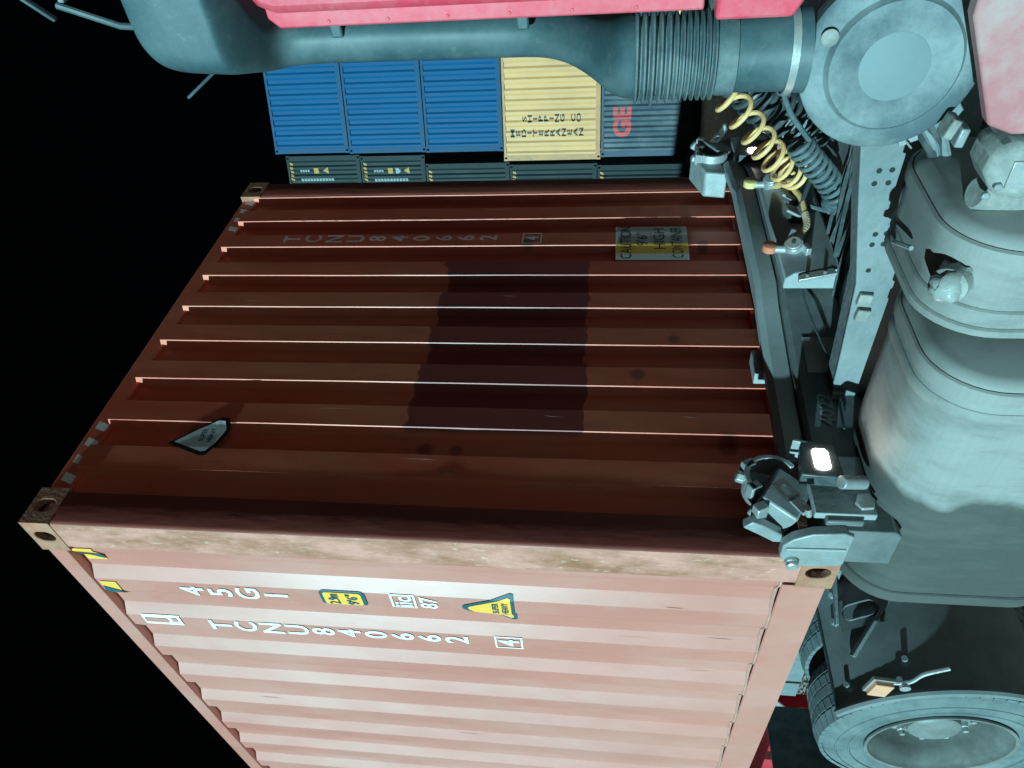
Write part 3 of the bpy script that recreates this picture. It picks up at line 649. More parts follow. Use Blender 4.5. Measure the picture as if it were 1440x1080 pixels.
        B(MB().box((0.026, -0.011, -0.01), (0.22, 0.22, 0.099)), 'lock_pocket', 'trailer_dark', L, 0.006)
        B(MB().box((0.2, 0.012, -0.05), (0.226, 0.24, 0.13)), 'face_plate', 'trailer_grey', L, 0.004)
        B(MB().lathe((0.055, -0.046, 0.178), (0, -1, 0), [(0, 0.021), (0.01, 0.021), (0.012, 0.019), (0.024, 0.019), (0.027, 0.015)], 18, True), 'bolt', 'zinc', L)
        B(MB().beam((0.125, -0.048, 0.03), (0.118, -0.048, 0.205), 0.006, 0.012, (1, 0, 0)), 'weld_seam', 'trailer_grey', L, 0.003)
        R = Matrix.Rotation(math.radians(-28), 3, 'X') @ Matrix.Rotation(math.radians(18), 3, 'Y')
        B(MB().obox((0.16, 0.10, 0.21), (0.06, 0.07, 0.062), R), 'lock_block', 'lock_steel', L, 0.008)
        # clamp band
        mb = MB(); c = Vector((0.185, 0.15, 0.235)); ang = [math.radians(a) for a in range(-60, 150, 15)]
        mb.rings([[(c.x-0.045 + 0.09*e, c.y + math.cos(a)*r, c.z + math.sin(a)*r) for e, r in ((0, 0.07), (1, 0.07), (1, 0.085), (0, 0.085))] for a in ang])
        B(mb, 'clamp_band', 'zinc', L, 0.002)
        # threaded screw with its hexagon head
        a0 = Vector((0.17, 0.16, 0.25)); d = Vector((0.25, 0.15, 1)).normalized()
        prof = []
        for k in range(13): prof += [(0.004*k*1.3, 0.031), (0.004*k*1.3+0.0026, 0.027)]
        B(MB().lathe(a0, d, prof, 20, True), 'screw', 'lock_steel', L)
        B(MB().lathe(a0 + d*0.068, d, [(0, 0.020), (0.022, 0.020), (0.026, 0.014)], 6, True), 'hexagon_head', 'zinc', L, 0.002)
        for q, yy in ((0, 0.03), (1, 0.11), (2, 0.20)):
            B(MB().obox((0.20, yy, 0.285 + 0.008*q), (0.03, 0.016, 0.02), Matrix.Rotation(0.5, 3, 'X')), 'prong', 'lock_steel' if q else 'zinc', L, 0.004)
        B(MB().prism([(0.02, 0.20), (0.06, 0.215), (0.1, 0.27), (0.12, 0.31), (0.09, 0.335), (0.06, 0.29), (0.02, 0.235)], lambda a, b, t: (a+0.08, t, b), -0.012, 0.02), 'side_claw', 'lock_steel', L, 0.004)
        # slotted lever
        p = Vector((0.2, 0.105, 0.215)); q_ = Vector((0.22, -0.02, 0.15))
        mb = MB(); u = (q_-p).normalized(); n_ = Vector((1, 0.12, 0.25)).normalized(); v_ = u.cross(n_).normalized(); mid = (p+q_)/2; l = (q_-p).length/2
        stadium_hole_plate(mb, lambda a, b, t: mid - u*l*0.45 + u*a + v_*b - n_*t + n_*0.05, 0.085, 0.046, 0.044, 0.02, 0.012)
        mb.obox(mid + u*l*0.45 + n_*0.044, (0.034, 0.016, 0.006), Matrix((u, v_, n_)).transposed())
        B(mb, 'lever', 'zinc', L)
        B(MB().cyl(q_ + n_*0.035, q_ + n_*0.065, 0.010, 12), 'lever_pin', 'zinc', L)
        B(MB().prism([(0.06, -0.02), (0.09, -0.03), (0.115, -0.015), (0.11, 0.02), (0.08, 0.03), (0.055, 0.015)], lambda a, b, t: (t, a-0.03, b-0.02), 0.229, 0.241), 'hook', 'zinc', L, 0.002)
    lock(0.0, 1); lock(W, -1)
    # the mirrored plate shows its inner face at the far end: add the tall far guard the photo shows
    build(MB().prism([(2.10, 0.17), (2.36, 0.22), (2.40, 0.30), (2.30, 0.34), (2.12, 0.28)], lambda a, b, t: (t, a, b), 0.05, 0.19), 'lock_guard', 'lock_steel', T, bevel=0.01)
    # red main frame under the container
    for y in (0.72, 1.72):
        build(MB().box((-12.0, y-0.06, -0.42), (0.034, y+0.06, -0.02)), 'main_beam', 'trailer_red', T, smooth=False, bevel=0.004)
    for i in range(12):
        x = -0.9 - i*0.95; build(MB().box((x-0.05, 0.79, -0.30), (x+0.05, 1.65, -0.12)), 'cross_beam', 'trailer_red', T, smooth=False)
    for x in (-2.6, -4.4, -6.4, -9.0):
        build(MB().prism([(0.08, -0.02), (0.655, -0.02), (0.655, -0.36), (0.5, -0.30), (0.08, -0.10)], lambda a, b, t: (t, a, b), x-0.05, x+0.05), 'outrigger', 'trailer_red', T, smooth=False, bevel=0.004)
        build(MB().prism([(2.358, -0.02), (1.785, -0.02), (1.785, -0.36), (1.94, -0.30), (2.358, -0.10)], lambda a, b, t: (t, a, b), x-0.05, x+0.05), 'outrigger', 'trailer_red', T, smooth=False, bevel=0.004)
    # pale slotted gusset and dark landing-gear leg behind the drive wheel
    gp = [(-2.15, -0.16), (-2.30, -0.17), (-2.75, -0.33), (-3.1, -0.56), (-2.95, -0.56), (-2.55, -0.45)]
    build(MB().prism(gp, lambda a, b, t: (a, t, b), 0.50, 0.515), 'slotted_gusset', 'zinc', T, smooth=False, bevel=0.004)
    build(MB().lathe((-2.5, 0.4985, -0.30), (0, -1, 0), [(0, 0.0), (0, 0.055)], 20), 'gusset_hole', 'hole_shade', T)
    build(MB().box((-4.6, 0.56, -0.95), (-2.5, 0.655, -0.06)), 'side_box', 'trailer_red', T, smooth=False, bevel=0.01)
    for k in range(2):
        build(MB().box((-3.7 - 0.9*k, 0.545, -0.62), (-3.1 - 0.9*k, 0.558, -0.50)), 'beam_plate', 'zinc', T, smooth=False, bevel=0.004)
    for y in (0.3, 2.14):
        lg = build(MB().box((-3.35, y-0.07, -0.75), (-3.2, y+0.07, -0.05)), 'landing_leg', 'trailer_red', T, smooth=False, bevel=0.006)
        build(MB().box((-3.32, y-0.05, -1.12), (-3.23, y+0.05, -0.752)), 'inner_leg', 'zinc', lg, smooth=False, bevel=0.004)
        build(MB().box((-3.40, y-0.12, -1.188), (-3.15, y+0.12, -1.122)), 'foot', 'trailer_red', lg, smooth=False, bevel=0.01)
        build(MB().box((-3.36, y-0.08, -0.62), (-3.19, y+0.08, -0.58)), 'collar', 'zinc', lg, smooth=False)
    for x in (-8.4, -9.7, -11.0):
        for y in (0.12, 2.32): wheel(T, x, y, -1 if y < 1 else 1, single=True)
    return T

# ------------------------------------------------------------------ wheels
def wheel(par, x, y, s, single=False, z=-0.69, front=False):
    """tyre with tread blocks, dished rim, hub; y = outer sidewall plane side centre, s = outward sign"""
    c = Vector((x, y, z)); ax = Vector((0, s, 0))
    R = 0.5; wd = 0.29
    prof = [(-wd/2+0.02, 0.30), (-wd/2+0.005, 0.33), (-wd/2+0.002, 0.36), (-wd/2-0.004, 0.363), (-wd/2-0.004, 0.368), (-wd/2, 0.371), (-wd/2, 0.40), (-wd/2+0.012, 0.455), (-wd/2+0.03, 0.48), (-wd/2+0.05, 0.487), (wd/2-0.05, 0.487), (wd/2-0.03, 0.48), (wd/2-0.012, 0.455), (wd/2, 0.425), (wd/2+0.004, 0.423), (wd/2+0.004, 0.417), (wd/2, 0.415), (wd/2, 0.371), (wd/2+0.004, 0.368), (wd/2+0.004, 0.363), (wd/2-0.002, 0.36), (wd/2-0.005, 0.33), (wd/2-0.02, 0.30)]
    Wp = build(MB().lathe(c, ax, prof + [prof[0]], 72), 'wheel', 'tyre_rubber', par)
    if not single:
        mb = MB(); N = 60; rows = [(-0.128, -0.078), (-0.068, -0.026), (-0.018, 0.022), (0.03, 0.07), (0.08, 0.128)]
        for k, (a, b) in enumerate(rows):
            for i in range(N):
                t0 = 2*math.pi*(i + (0.5 if k % 2 else 0))/N; t1 = t0 + 2*math.pi/N*0.90; sk = 0.02*(1 if k % 2 else -1)
                edge = 0.012 if k in (0, 4) else 0
                V = []
                for rr in (0.484, R):
                    for (h, t) in ((a, t0), (b, t0+sk), (b, t1+sk), (a, t1)):
                        rad = rr - (edge if (k == 0 and h == a) or (k == 4 and h == b) else 0)
                        V.append((c.x + math.cos(t)*rad, c.y + h, c.z + math.sin(t)*rad))
                mb.add(V, [(4,5,6,7), (0,1,5,4), (1,2,6,5), (2,3,7,6), (3,0,4,7)])
        build(mb, 'tread', 'tyre_rubber', Wp, smooth=False, kind='stuff')
    h = wd/2
    rim = [(h-0.03, 0.285), (h-0.012, 0.302), (h-0.004, 0.302), (h-0.006, 0.288), (h-0.03, 0.280), (h-0.05, 0.262), (h-0.10, 0.255), (h-0.155, 0.238), (h-0.165, 0.20), (h-0.135, 0.18), (h-0.135, 0.12)]
    if front: rim = [(h-0.03, 0.285), (h-0.012, 0.302), (h-0.004, 0.302), (h-0.006, 0.288), (h-0.03, 0.270), (h-0.04, 0.25), (h-0.03, 0.2), (h-0.02, 0.12)]
    rm = build(MB().lathe(c, ax, rim, 56), 'rim', 'rim_paint', Wp)
    e = h - (0.135 if not front else 0.02)
    build(MB().lathe(c + ax*(e-0.02), ax, [(0, 0.13), (0.022, 0.13), (0.026, 0.118), (0.075, 0.108), (0.085, 0.095), (0.09, 0.02)], 36, True), 'hub', 'rim_paint', Wp)
    for i in range(10):
        a = 2*math.pi*i/10; p = c + ax*(e) + Vector((math.cos(a), 0, math.sin(a)))*0.158
        build(MB().lathe(p, ax, [(0, 0.018), (0.02, 0.018), (0.022, 0.013), (0.04, 0.012)], 8, True), 'wheel_nut', 'zinc', Wp)
    for i in range(8):
        a = 2*math.pi*(i+0.5)/8; p = c + ax*(h-0.164) + Vector((math.cos(a), 0, math.sin(a)))*0.212
        if not front: build(MB().lathe(p, ax, [(0.005, 0.0), (0.005, 0.022)], 14), 'hand_hole', 'hole_shade', Wp)
    return Wp

# ------------------------------------------------------------------ tractor
def tractor():
    T = thing('tractor_truck', 'red tractor truck with grey air intake stack behind the cab and aluminium fuel tank', 'truck', (2.2, 1.219, 0))
    Yc = 1.219; W = 2.438
    mir = lambda p: (p[0], 2*Yc - p[1], p[2])
    # ---- cab
    prof = [(1.70, 0.60), (1.70, 1.36), (1.712, 1.395), (1.745, 1.41), (3.55, 1.45), (3.75, 1.30), (3.95, 0.55), (3.98, -0.1), (3.6, -0.35), (3.35, -0.1), (3.1, 0.12), (2.75, 0.2), (2.4, 0.12), (2.2, 0.3), (1.9, 0.56)]
    cab = build(MB().prism(prof, lambda a, b, t: (a, t, b), -0.02, 2*Yc+0.02), 'cab', 'cab_red', T, bevel=0.018)
    build(MB().prism([(1.672, 0.605), (1.672, 1.365), (1.69, 1.385), (1.71, 1.385), (1.71, 0.605)], lambda a, b, t: (a, t, b), 0.0, 2*Yc), 'rear_flange', 'cab_red', cab, bevel=0.004)
    # upper cab and roof
    build(MB().prism([(1.74, 1.412), (1.735, 1.60), (1.76, 1.665), (1.82, 1.70), (3.3, 1.86), (3.55, 1.454)], lambda a, b, t: (a, t, b), 0.06, 2*Yc-0.06), 'roof', 'cab_red', cab, bevel=0.03)
    build(MB().prism([(1.78, 1.94), (1.76, 2.0), (2.9, 2.25), (3.2, 2.1), (3.2, 2.02)], lambda a, b, t: (a, t, b), 0.05, 2*Yc-0.05), 'roof_deflector', 'cab_red', cab, bevel=0.03)
    for y in (0.25, 2.19):
        build(MB().beam((2.6, y, 1.80), (2.6, y, 2.06), 0.05, 0.04, (1, 0, 0)), 'deflector_strut', 'black_rubber', cab)
    # rivets down the rear edge
    for z in (0.72, 0.83, 0.94, 1.05, 1.16, 1.27):
        build(MB().lathe((1.682, -0.0005, z), (0, -1, 0), [(0, 0.0035), (0.0015, 0.0025)], 8, True), 'rivet', 'cab_red', cab)
    for s in (0, 1):
        q = (lambda y: y) if not s else (lambda y: 2*Yc - y)
        build(MB().prism([(2.85, 0.75), (3.72, 0.75), (3.55, 1.32), (2.85, 1.32)], lambda a, b, t: (a, q(t), b), -0.026, -0.02), 'side_window', 'window_glass', cab, smooth=False)
        d = build(MB().prism([(2.8, 0.22), (3.78, 0.3), (3.76, 0.72), (2.8, 0.72)], lambda a, b, t: (a, q(t), b), -0.03, -0.021), 'door', 'cab_red', cab, bevel=0.01)
        build(MB().box((2.86, min(q(-0.045), q(-0.031)), 0.62), (3.02, max(q(-0.045), q(-0.031)), 0.66)), 'handle', 'black_rubber', d, bevel=0.004)
        # lower corner panel behind the front wheel
        build(MB().prism([(1.664, 0.462), (1.664, 0.588), (1.9, 0.588), (1.93, 0.44), (1.72, 0.43)], lambda a, b, t: (a, q(t), b), -0.03, 0.02), 'corner_panel', 'cab_red', cab, bevel=0.006)
        build(MB().prism([(1.46, 0.055), (1.405, 0.03), (1.385, -0.02), (1.385, -0.06), (1.43, -0.09), (1.75, -0.09), (1.75, 0.13), (1.61, 0.125)], lambda a, b, t: (a, q(t), b), 0.09, 0.13), 'rear_flap', 'dusty_red', T, bevel=0.006)
        wheel(T, 2.75, q(0.10), -1 if not s else 1, single=True, front=True)
        # outside mirror
        build(MB().box((3.7, min(q(-0.35), q(-0.12)), 0.8), (3.78, max(q(-0.35), q(-0.12)), 1.3)), 'mirror', 'black_rubber', cab, bevel=0.03)
    build(MB().prism([(3.60, 0.70), (3.88, 0.70), (3.74, 1.32), (3.60, 1.32)], lambda a, b, t: (a + 0.072, t, b), 0.1, 2*Yc-0.1), 'windscreen', 'window_glass', cab, smooth=False)
    build(MB().box((3.9, 0.0, -0.75), (4.05, 2*Yc, -0.15)), 'bumper', 'cab_red', T, bevel=0.03)
    # little roof ladder and rod seen against the night sky
    r_ = build(MB().tube([(1.74, -0.03, 1.76), (1.70, -0.03, 1.655), (1.66, 0.05, 1.55)], 0.006, 8), 'stay_rod', 'intake_plastic', T)
    b_ = MB().beam((1.80, -0.05, 1.85), (1.715, -0.03, 1.775), 0.012, 0.007); build(b_, 'roof_bracket', 'intake_plastic', T, bevel=0.003)
    build(MB().beam((1.745, -0.03, 1.745), (1.80, -0.03, 1.735), 0.015, 0.012), 'bracket_tongue', 'frame_grey', T, bevel=0.003)
    build(MB().box((1.745, -0.02, 1.75), (1.83, 0.05, 1.80)), 'horn_box', 'black_rubber', T, bevel=0.01)
    build(MB().tube([(1.425, 0.30, 1.777), (1.53, 0.23, 1.62)], 0.0035, 6), 'whip_antenna', 'intake_plastic', T)
    # ---- air intake stack
    def ring(z, x0, x1, y0, y1, r): return [(a, b, z) for a, b in rrect(x0, x1, y0, y1, r, 5)]
    R = [ring(1.655, 1.72, 1.88, 0.06, 0.2, 0.03), ring(1.652, 1.685, 1.91, 0.02, 0.22, 0.05), ring(1.643, 1.645, 1.93, -0.02, 0.235, 0.06), ring(1.622, 1.617, 1.94, -0.045, 0.24, 0.06), ring(1.59, 1.604, 1.94, -0.05, 0.24, 0.055),
         ring(1.55, 1.60, 1.94, -0.05, 0.24, 0.05), ring(1.485, 1.596, 1.94, -0.045, 0.24, 0.045), ring(1.475, 1.594, 1.937, -0.043, 0.24, 0.045), ring(1.465, 1.59, 1.92, -0.03, 0.24, 0.045), ring(1.45, 1.58, 1.80, 0.0, 0.24, 0.045), ring(1.435, 1.568, 1.70, 0.04, 0.24, 0.04), ring(1.422, 1.56, 1.645, 0.08, 0.25, 0.035),
         ring(1.405, 1.556, 1.64, 0.10, 0.28, 0.035), ring(1.35, 1.556, 1.64, 0.11, 0.30, 0.035), ring(0.95, 1.548, 1.632, 0.12, 0.32, 0.035), ring(0.90, 1.542, 1.628, 0.13, 0.34, 0.04), ring(0.85, 1.515, 1.615, 0.16, 0.40, 0.05), ring(0.80, 1.46, 1.585, 0.2, 0.44, 0.06), ring(0.76, 1.40, 1.56, 0.24, 0.45, 0.07), ring(0.73, 1.375, 1.555, 0.26, 0.44, 0.085), ring(0.68, 1.373, 1.553, 0.26, 0.44, 0.088)]
    st = build(MB().rings(R), 'intake_stack', 'intake_plastic', T, angle=180)
    md = st.modifiers.new('smooth', 'SUBSURF'); md.levels = 2; md.render_levels = 2
    for z in (1.30, 0.93):
        build(MB().box((1.615, 0.105, z-0.012), (1.645, 0.118, z+0.012)), 'clip', 'intake_plastic', st, bevel=0.004)
    # bellows: uneven soft folds
    pr = []; z = 0.0; rnd = random.Random(11); bc = Vector((1.462, 0.35, 0.735))
    pr.append((0, 0.082)); pr.append((0.012, 0.086))
    for k in range(12):
        wv = 0.0135 if k > 4 else 0.0175; am = 0.012 if k > 4 else 0.010 + rnd.random()*0.012
        pr += [(0.02 + z + wv*0.1, 0.083), (0.02 + z + wv*0.38, 0.083+am), (0.02 + z + wv*0.62, 0.083+am), (0.02 + z + wv*0.95, 0.083)]; z += wv
    pr += [(0.025+z, 0.086), (0.06+z, 0.087), (0.062+z, 0.083)]
    build(MB().lathe(bc, (0.0, 0, -1), pr, 40), 'bellows', 'bellows_rubber', T, angle=60)
    zb = bc.z - 0.062 - z
    build(MB().lathe((1.462, 0.35, zb+0.01), (0.02, 0, -1), [(0, 0.081), (0.11, 0.084), (0.16, 0.09)], 40), 'intake_pipe', 'intake_plastic', T)
    build(MB().lathe((1.464, 0.35, 0.385), (0, 0, -1), [(0, 0.088), (0.0, 0.093), (0.016, 0.093), (0.016, 0.088)], 40), 'pipe_clamp', 'zinc', T)
    # ---- round air filter
    fc = Vector((1.445, 0.30, 0.165)); fa = Vector((0.08, -1, 0.04)).normalized()
    build(MB().lathe(fc - fa*0.42, fa, [(0, 0.10), (0, 0.168), (0.02, 0.175), (0.35, 0.178), (0.355, 0.186), (0.375, 0.186)], 56), 'air_filter', 'filter_paint', T)
    lid = build(MB().lathe(fc - fa*0.045, fa, [(0, 0.187), (0.028, 0.187), (0.036, 0.18), (0.038, 0.172), (0.044, 0.163), (0.046, 0.14), (0.054, 0.134), (0.060, 0.131), (0.0605, 0.075), (0.0585, 0.072), (0.058, 0.0)], 64), 'filter_lid', 'filter_paint', T)
    build(MB().lathe(fc + fa*0.0139, fa, [(0, 0.071), (0.0012, 0.068), (0.0012, 0.0)], 40), 'lid_centre', 'filter_centre', lid)
    build(MB().lathe(fc + fa*0.0005 + Vector((0.062, 0, 0.142)), fa, [(0, 0.018), (0.004, 0.018), (0.006, 0.015), (0.006, 0.0)], 24), 'lid_button', 'grime', lid)
    for a in (95, 205, 330):
        d = Vector((math.cos(math.radians(a)), 0, math.sin(math.radians(a))))
        mb = MB().obox(fc + d*0.19 - fa*0.03, (0.012, 0.02, 0.02), Matrix.Rotation(-math.radians(a), 3, 'Y'))
        mb.tube(spline([fc + d*0.186 + fa*0.0 + Vector((0, 0, 0.01)), fc + d*0.207 + fa*0.01, fc + d*0.212 - fa*0.03, fc + d*0.186 - fa*0.05], 6), 0.0022, 6)
        build(mb, 'lid_latch', 'lock_steel', T)
    # ---- chassis rails
    top = [(3.7, 0.10), (1.5, 0.14), (1.2, 0.125), (1.0, 0.085), (0.71, 0.022), (0.45, 0.004), (0.19, -0.01), (-2.2, -0.13)]
    low = [(-2.2, -0.34), (0.15, -0.26), (0.60, -0.22), (1.2, -0.16), (1.5, -0.15), (3.7, -0.18)]
    for y0, y1 in ((0.505, 0.517), (1.921, 1.933)):
        build(MB().prism(top + low, lambda a, b, t: (a, t, b), y0, y1), 'chassis_rail', 'frame_grey', T, smooth=False, bevel=0.004)
        mb = MB(); yy = (y0+0.014, y0+0.10) if y0 < 1 else (y1-0.10, y1-0.014)
        for (a, b), (c, d) in zip(top, top[1:]):
            mb.add([(a, yy[0], b-0.010), (c, yy[0], d-0.010), (c, yy[1], d-0.010), (a, yy[1], b-0.010), (a, yy[0], b-0.004), (c, yy[0], d-0.004), (c, yy[1], d-0.004), (a, yy[1], b-0.004)], [(0,1,2,3), (4,5,6,7), (0,1,5,4), (2,3,7,6)])
        build(mb, 'rail_flange', 'frame_grey', T, smooth=False)
    for (x, z) in ((1.083, 0.052), (1.085, 0.02), (1.045, 0.055), (1.047, 0.02), (0.885, 0.012), (0.888, -0.017), (0.85, 0.012), (0.852, -0.018), (0.76, 0.0)):
        build(MB().lathe((x, 0.503, z), (0, -1, 0), [(0, 0.0), (0, 0.0075)], 14), 'rail_hole', 'hole_shade', T)
    for x, z in ((0.66, -0.012), (0.60, -0.02), (0.24, -0.022), (0.17, -0.03)):
        build(MB().obox((x, 0.494, z), (0.022, 0.010, 0.02), Matrix.Rotation(0.1, 3, 'Y')), 'rail_clip', 'grime', T, bevel=0.004)
    for x in (1.3, 0.35, -0.7, -1.9):
        build(MB().box((x-0.05, 0.518, -0.30), (x+0.05, 1.92, -0.23)), 'cross_member', 'deck_dark', T, smooth=False)
    build(MB().box((-0.5, 0.64, -0.125), (1.25, 1.80, -0.11)), 'deck_plate', 'deck_dark', T, smooth=False)
    build(MB().box((-2.1, 0.813, -0.19), (-0.55, 1.625, -0.15)), 'fifth_wheel', 'deck_dark', T, bevel=0.02)
    rnd = random.Random(2)
    for i in range(7):
        y = 0.86 + i*0.045; pts = [(1.3 - k*0.22, y + 0.1 + rnd.uniform(-0.05, 0.05), -0.10 + rnd.uniform(0, 0.02)) for k in range(8)]
        build(MB().tube(spline(pts, 6), 0.006 + 0.004*rnd.random(), 6), 'cable', 'black_rubber', T)
    # cab support and rear cab mount
    build(MB().box((1.50, 0.75, 0.04), (1.66, 1.69, 0.16)), 'cab_mount', 'frame_grey', T, bevel=0.01)
    for y in (0.85, 1.55):
        build(MB().cyl((1.55, y, 0.05), (1.60, y, 0.62), 0.035, 14), 'cab_damper', 'black_rubber', T)
    # filter bracket plates, valve block, hanging hoses
    build(MB().prism([(1.34, 0.10), (1.28, 0.02), (1.29, 0.0), (1.37, -0.02), (1.66, -0.01), (1.66, 0.16), (1.45, 0.16)], lambda a, b, t: (a, t, b), 0.36, 0.372), 'filter_bracket', 'frame_grey', T, bevel=0.003)
    build(MB().prism([(1.30, 0.0), (1.25, -0.03), (1.235, -0.09), (1.25, -0.12), (1.34, -0.12), (1.37, -0.05), (1.35, -0.005)], lambda a, b, t: (a, t, b), 0.09, 0.20), 'valve_block', 'grime', T, bevel=0.02)
    build(MB().box((1.27, 0.084, -0.085), (1.33, 0.0895, -0.045)), 'block_label', 'zinc', T, bevel=0.001)
    for k in range(2):
        build(MB().lathe((1.255 + 0.02*k, 0.0895, -0.015 - 0.017*(k % 3)), (0, -1, 0), [(0, 0.009), (0.008, 0.009), (0.010, 0.006)], 6, True), 'bolt', 'lock_steel', T)
    build(MB().cyl((1.23, 0.14, -0.02), (1.19, 0.16, -0.20), 0.035, 16), 'valve_body', 'grime', T, bevel=0.004)
    for k, (x, z, a) in enumerate(((1.33, 0.03, 0.3), (1.30, -0.005, 0.1))):
        build(MB().obox((x, 0.25 + 0.02*k, z), (0.022, 0.025, 0.010), Matrix.Rotation(a, 3, 'Y')), 'valve_fitting', 'lock_steel' if k % 2 else 'grime', T, bevel=0.004)
    for k in range(4):
        p0 = (1.34 - 0.02*k, 0.34 + 0.03*k, 0.06); build(MB().tube(spline([p0, (1.27 - 0.02*k, 0.36, 0.0), (1.18 - 0.03*k, 0.38 + 0.02*k, -0.05), (1.10, 0.5, -0.12)], 8), 0.012, 8), 'air_pipe', 'black_rubber' if k % 2 else 'frame_grey', T)
    build(MB().tube(spline([(0.98, 0.36, 0.01), (1.02, 0.48, -0.02), (1.08, 0.60, -0.06)], 6), 0.009, 8), 'stay_bolt', 'zinc', T)
    # ---- tanks
    def tank(x0, x1, y0, y1, z0, z1, r, nm, rims, ends):
        sec = lambda x, g: [(x, a, b) for a, b in rrect(y0-g, y1+g, z0-g, z1+g, r+g, 9)]
        t = build(MB().rings([sec(x0, -0.03), sec(x0+0.012, -0.008), sec(x0+0.03, 0.0), sec(x1-0.03, 0.0), sec(x1-0.012, -0.008), sec(x1, -0.03)]), nm, 'tank_aluminium', T, angle=50)
        for a, b, g in rims:
            build(MB().rings([sec(a, 0.0015), sec(a+0.004, g), sec(b-0.004, g), sec(b, 0.0015)], cap=False), 'tank_strap', ends, t, angle=50)
        return t
    t2 = tank(-0.235, 0.80, -0.015, 0.485, -0.72, -0.045, 0.17, 'fuel_tank', [(-0.235+0.03, -0.235+0.085, 0.007), (0.66, 0.70, 0.005), (0.725, 0.775, 0.008)], 'tank_aluminium')
    t1 = tank(0.93, 1.20, -0.005, 0.48, -0.62, 0.035, 0.15, 'fluid_tank', [(0.945, 0.97, 0.008), (0.995, 1.02, 0.007), (1.135, 1.175, 0.009)], 'tank_aluminium')
    cpt = Vector((1.075, 0.045, -0.005)); cax = Vector((0.05, -0.75, 0.65)).normalized()
    build(MB().lathe(cpt - cax*0.02, cax, [(0, 0.036), (0.03, 0.036), (0.035, 0.04), (0.062, 0.04), (0.068, 0.033), (0.068, 0.0)], 24), 'filler_cap', 'grime', t1)
    mb = MB(); rnd = random.Random(9); tt = cax.orthogonal().normalized(); bb = cax.cross(tt)
    mb.rings([[cpt + cax*(h + rnd.uniform(-0.006, 0.006)) + (tt*math.cos(2*math.pi*i/18) + bb*math.sin(2*math.pi*i/18))*(0.68*rr*(1+rnd.uniform(-0.2, 0.2))) for i in range(18)] for h, rr in ((-0.012, 0.062), (0.012, 0.056), (0.03, 0.047), (0.05, 0.05), (0.07, 0.042), (0.078, 0.02))])
    build(mb, 'cap_wrapping', 'plastic_wrap', t1, angle=180)
    build(MB().tube(spline([(1.0, 0.30, 0.045), (1.03, 0.25, 0.06), (1.06, 0.18, 0.05)], 6), 0.006, 6), 'cap_chain', 'lock_steel', t1)
    # far-side tank
    t3 = tank(-0.1, 1.2, 1.95, 2.44, -0.70, -0.10, 0.16, 'fuel_tank', [(0.1, 0.15, 0.007), (0.9, 0.95, 0.007)], 'tank_aluminium')
    # ---- drive axle
    for s in (0, 1):
        q = (lambda y: y) if not s else (lambda y: 2*Yc - y); sg = -1 if not s else 1
        wheel(T, -1.35, q(0.10), sg); wheel(T, -1.35, q(0.44), sg, single=False)
        # front quarter mudguard with rolled lip
        mb = MB(); c = Vector((-1.35, 0, -0.69)); A = [math.radians(a) for a in range(-28, 61, 4)]
        for yy in ((-0.04, 0.62),):
            mb.rings([[(c.x + math.cos(a)*r, q(y), c.z + math.sin(a)*r) for y, r in ((yy[0], 0.545), (yy[1], 0.545), (yy[1], 0.551), (yy[0], 0.551))] for a in A])
        mg = build(mb, 'mudguard', 'mudguard', T)
        mb = MB(); mb.tube([(c.x + math.cos(a)*0.556, q(-0.042), c.z + math.sin(a)*0.556) for a in A], 0.017, 8)
        build(mb, 'mudguard_lip', 'mudguard', mg)
        mb = MB().tube([(c.x + math.cos(A[-1])*0.55, q(-0.04), c.z + math.sin(A[-1])*0.55), (c.x + math.cos(A[-1])*0.55, q(0.62), c.z + math.sin(A[-1])*0.55)], 0.008, 8); build(mb, 'mudguard_rim', 'black_rubber', mg)
        at = lambda deg, y, r: (c.x + math.cos(math.radians(deg))*r, q(y), c.z + math.sin(math.radians(deg))*r)
        for dg, y in ((52, 0.33), (50, 0.45), (46, 0.40), (52, 0.05), (30, 0.02), (26, 0.1)):
            build(MB().cyl(at(dg, y, 0.55), at(dg, y, 0.566), 0.012, 10), 'bolt', 'zinc', mg)
        build(MB().beam(at(50, 0.30, 0.57), at(44, 0.52, 0.60), 0.04, 0.012), 'guard_bracket', 'frame_grey', mg, bevel=0.003)
        build(MB().beam(at(46, 0.15, 0.57), at(20, 0.42, 0.60), 0.05, 0.014), 'guard_stay', 'trailer_dark', mg, bevel=0.003)
        mb = MB(); stadium_hole_plate(mb, lambda a, b, t: Vector(at(38 + b*100, 0.33 + a, 0.575 + t)), 0.14, 0.20, 0.07, 0.15, 0.012); build(mb, 'slotted_plate', 'trailer_dark', mg)
        # amber reflector
        am = build(MB().obox((-0.79, q(-0.055), -0.30), (0.045, 0.012, 0.035), Matrix.Rotation(0.15, 3, 'Y')), 'side_reflector', 'amber_lens', T, bevel=0.004)
        build(MB().obox((-0.79, q(-0.041), -0.30), (0.054, 0.006, 0.043), Matrix.Rotation(0.15, 3, 'Y')), 'reflector_plate', 'zinc', am)
        build(MB().tube(spline([(-0.77, q(-0.04), -0.335), (-0.75, q(-0.04), -0.40), (-0.70, q(-0.03), -0.44), (-0.66, q(-0.02), -0.52)], 6), 0.008, 8), 'reflector_stay', 'zinc', am)
        build(MB().cyl((-0.77, q(-0.04), -0.385), (-0.77, q(-0.06), -0.385), 0.02, 14), 'reflector_bolt', 'zinc', am)
        # rear mudflap
        build(MB().box((-2.02, min(q(0.02), q(0.36)), -1.0), (-2.005, max(q(0.02), q(0.36)), -0.12)), 'mud_flap', 'black_rubber', T)
    build(MB().cyl((-1.35, 0.58, -0.69), (-1.35, 1.86, -0.69), 0.09, 16), 'axle', 'deck_dark', T)
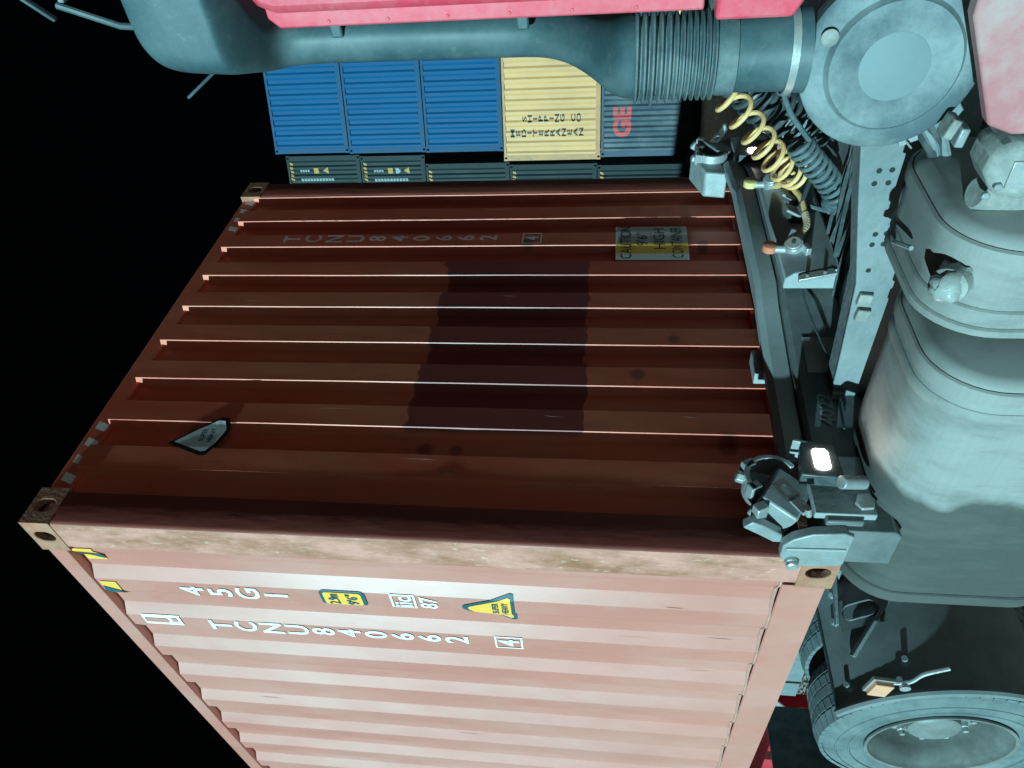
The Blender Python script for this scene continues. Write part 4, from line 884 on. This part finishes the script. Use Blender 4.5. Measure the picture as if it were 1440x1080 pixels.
    build(MB().cyl((2.75, 0.2, -0.69), (2.75, 2.24, -0.69), 0.06, 16), 'axle', 'deck_dark', T)
    return T
tractor(); trailer()

# ------------------------------------------------------------------ hoses between cab and trailer
def hose(name, label, mb, mt, grp, loc):
    T = thing(name, label, 'hose', loc, 0, grp); build(mb, 'coil', mt, T); return T
hp = helix([(0.985, 1.24, 0.365), (0.86, 1.24, 0.265), (0.75, 1.245, 0.175), (0.675, 1.26, 0.10), (0.635, 1.28, 0.055)], 0.052, 7.6, 20)
top = spline([(1.66, 1.30, 0.66), (1.40, 1.28, 0.60), (1.14, 1.25, 0.48), tuple(hp[0])], 8)
T = hose('coiled_air_hose', 'yellow coiled air hose looping from the cab to the trailer coupling', MB().tube(top[:-1] + hp + spline([tuple(hp[-1]), (0.58, 1.36, 0.03), (0.47, 1.52, 0.055), (0.41, 1.60, 0.05)], 6)[1:], 0.0088, 8), 'yellow_hose', 'coiled hoses', (0.41, 1.6, G))
T2 = hose('air_hose', 'yellow hose with spiral wrapping hanging in front of the coupling tray', MB().tube(spline([(0.42, 1.58, 0.055), (0.47, 1.50, 0.03), (0.48, 1.40, -0.005), (0.46, 1.30, -0.015)], 10), 0.012, 8), 'yellow_hose', 'coiled hoses', (0.41, 1.6, G))
pth = spline([(0.46, 1.30, -0.015), (0.445, 1.24, -0.012), (0.43, 1.17, 0.02)], 16); build(MB().tube(pth, [0.0150 if i % 3 else 0.0125 for i in range(len(pth))], 10), 'spiral_wrap', 'wrapped_hose', T2)
build(MB().cyl((0.43, 1.175, 0.018), (0.42, 1.14, 0.035), 0.018, 10), 'hose_fitting', 'zinc', T2)
hb = helix([(0.94, 1.55, 0.30), (0.84, 1.56, 0.20), (0.74, 1.57, 0.08), (0.66, 1.60, -0.03)], 0.085, 12, 20)
topb = spline([(1.66, 1.5, 0.52), (1.4, 1.52, 0.46), (1.12, 1.55, 0.38), tuple(hb[0])], 8)
hose('coiled_air_hose', 'wide black coiled hose behind the yellow coil', MB().tube(topb[:-1] + hb + spline([tuple(hb[-1]), (0.56, 1.6, -0.08), (0.48, 1.5, -0.04)], 5)[1:], 0.011, 8), 'black_rubber', 'coiled hoses', (0.46, 1.42, G))
hc = helix([(0.80, 1.22, 0.085), (0.73, 1.22, 0.03), (0.65, 1.23, -0.04), (0.57, 1.24, -0.10), (0.51, 1.27, -0.11)], 0.042, 13, 18)
topc = spline([(1.66, 1.10, 0.34), (1.3, 1.12, 0.27), (0.98, 1.18, 0.17), tuple(hc[0])], 8)
hose('coiled_cable', 'dark grey tightly coiled electric cable curving down under the round air filter', MB().tube(topc[:-1] + hc + spline([tuple(hc[-1]), (0.48, 1.27, -0.12), (0.46, 1.34, -0.06), (0.45, 1.40, -0.01)], 6)[1:], 0.0095, 8), 'bellows_rubber', 'coiled hoses', (0.45, 1.4, G))
hd = helix([(1.04, 1.75, 0.20), (0.90, 1.70, 0.10), (0.76, 1.66, 0.0), (0.66, 1.55, -0.08)], 0.06, 11, 18)
topd = spline([(1.66, 1.75, 0.48), (1.4, 1.76, 0.40), (1.2, 1.76, 0.30), tuple(hd[0])], 8)
hose('coiled_cable', 'slim black coiled cable tangled among the hoses beside the yellow coil', MB().tube(topd[:-1] + hd + spline([tuple(hd[-1]), (0.58, 1.46, -0.06), (0.46, 1.34, 0.0)], 5)[1:], 0.009, 8), 'black_rubber', 'coiled hoses', (0.46, 1.34, G))
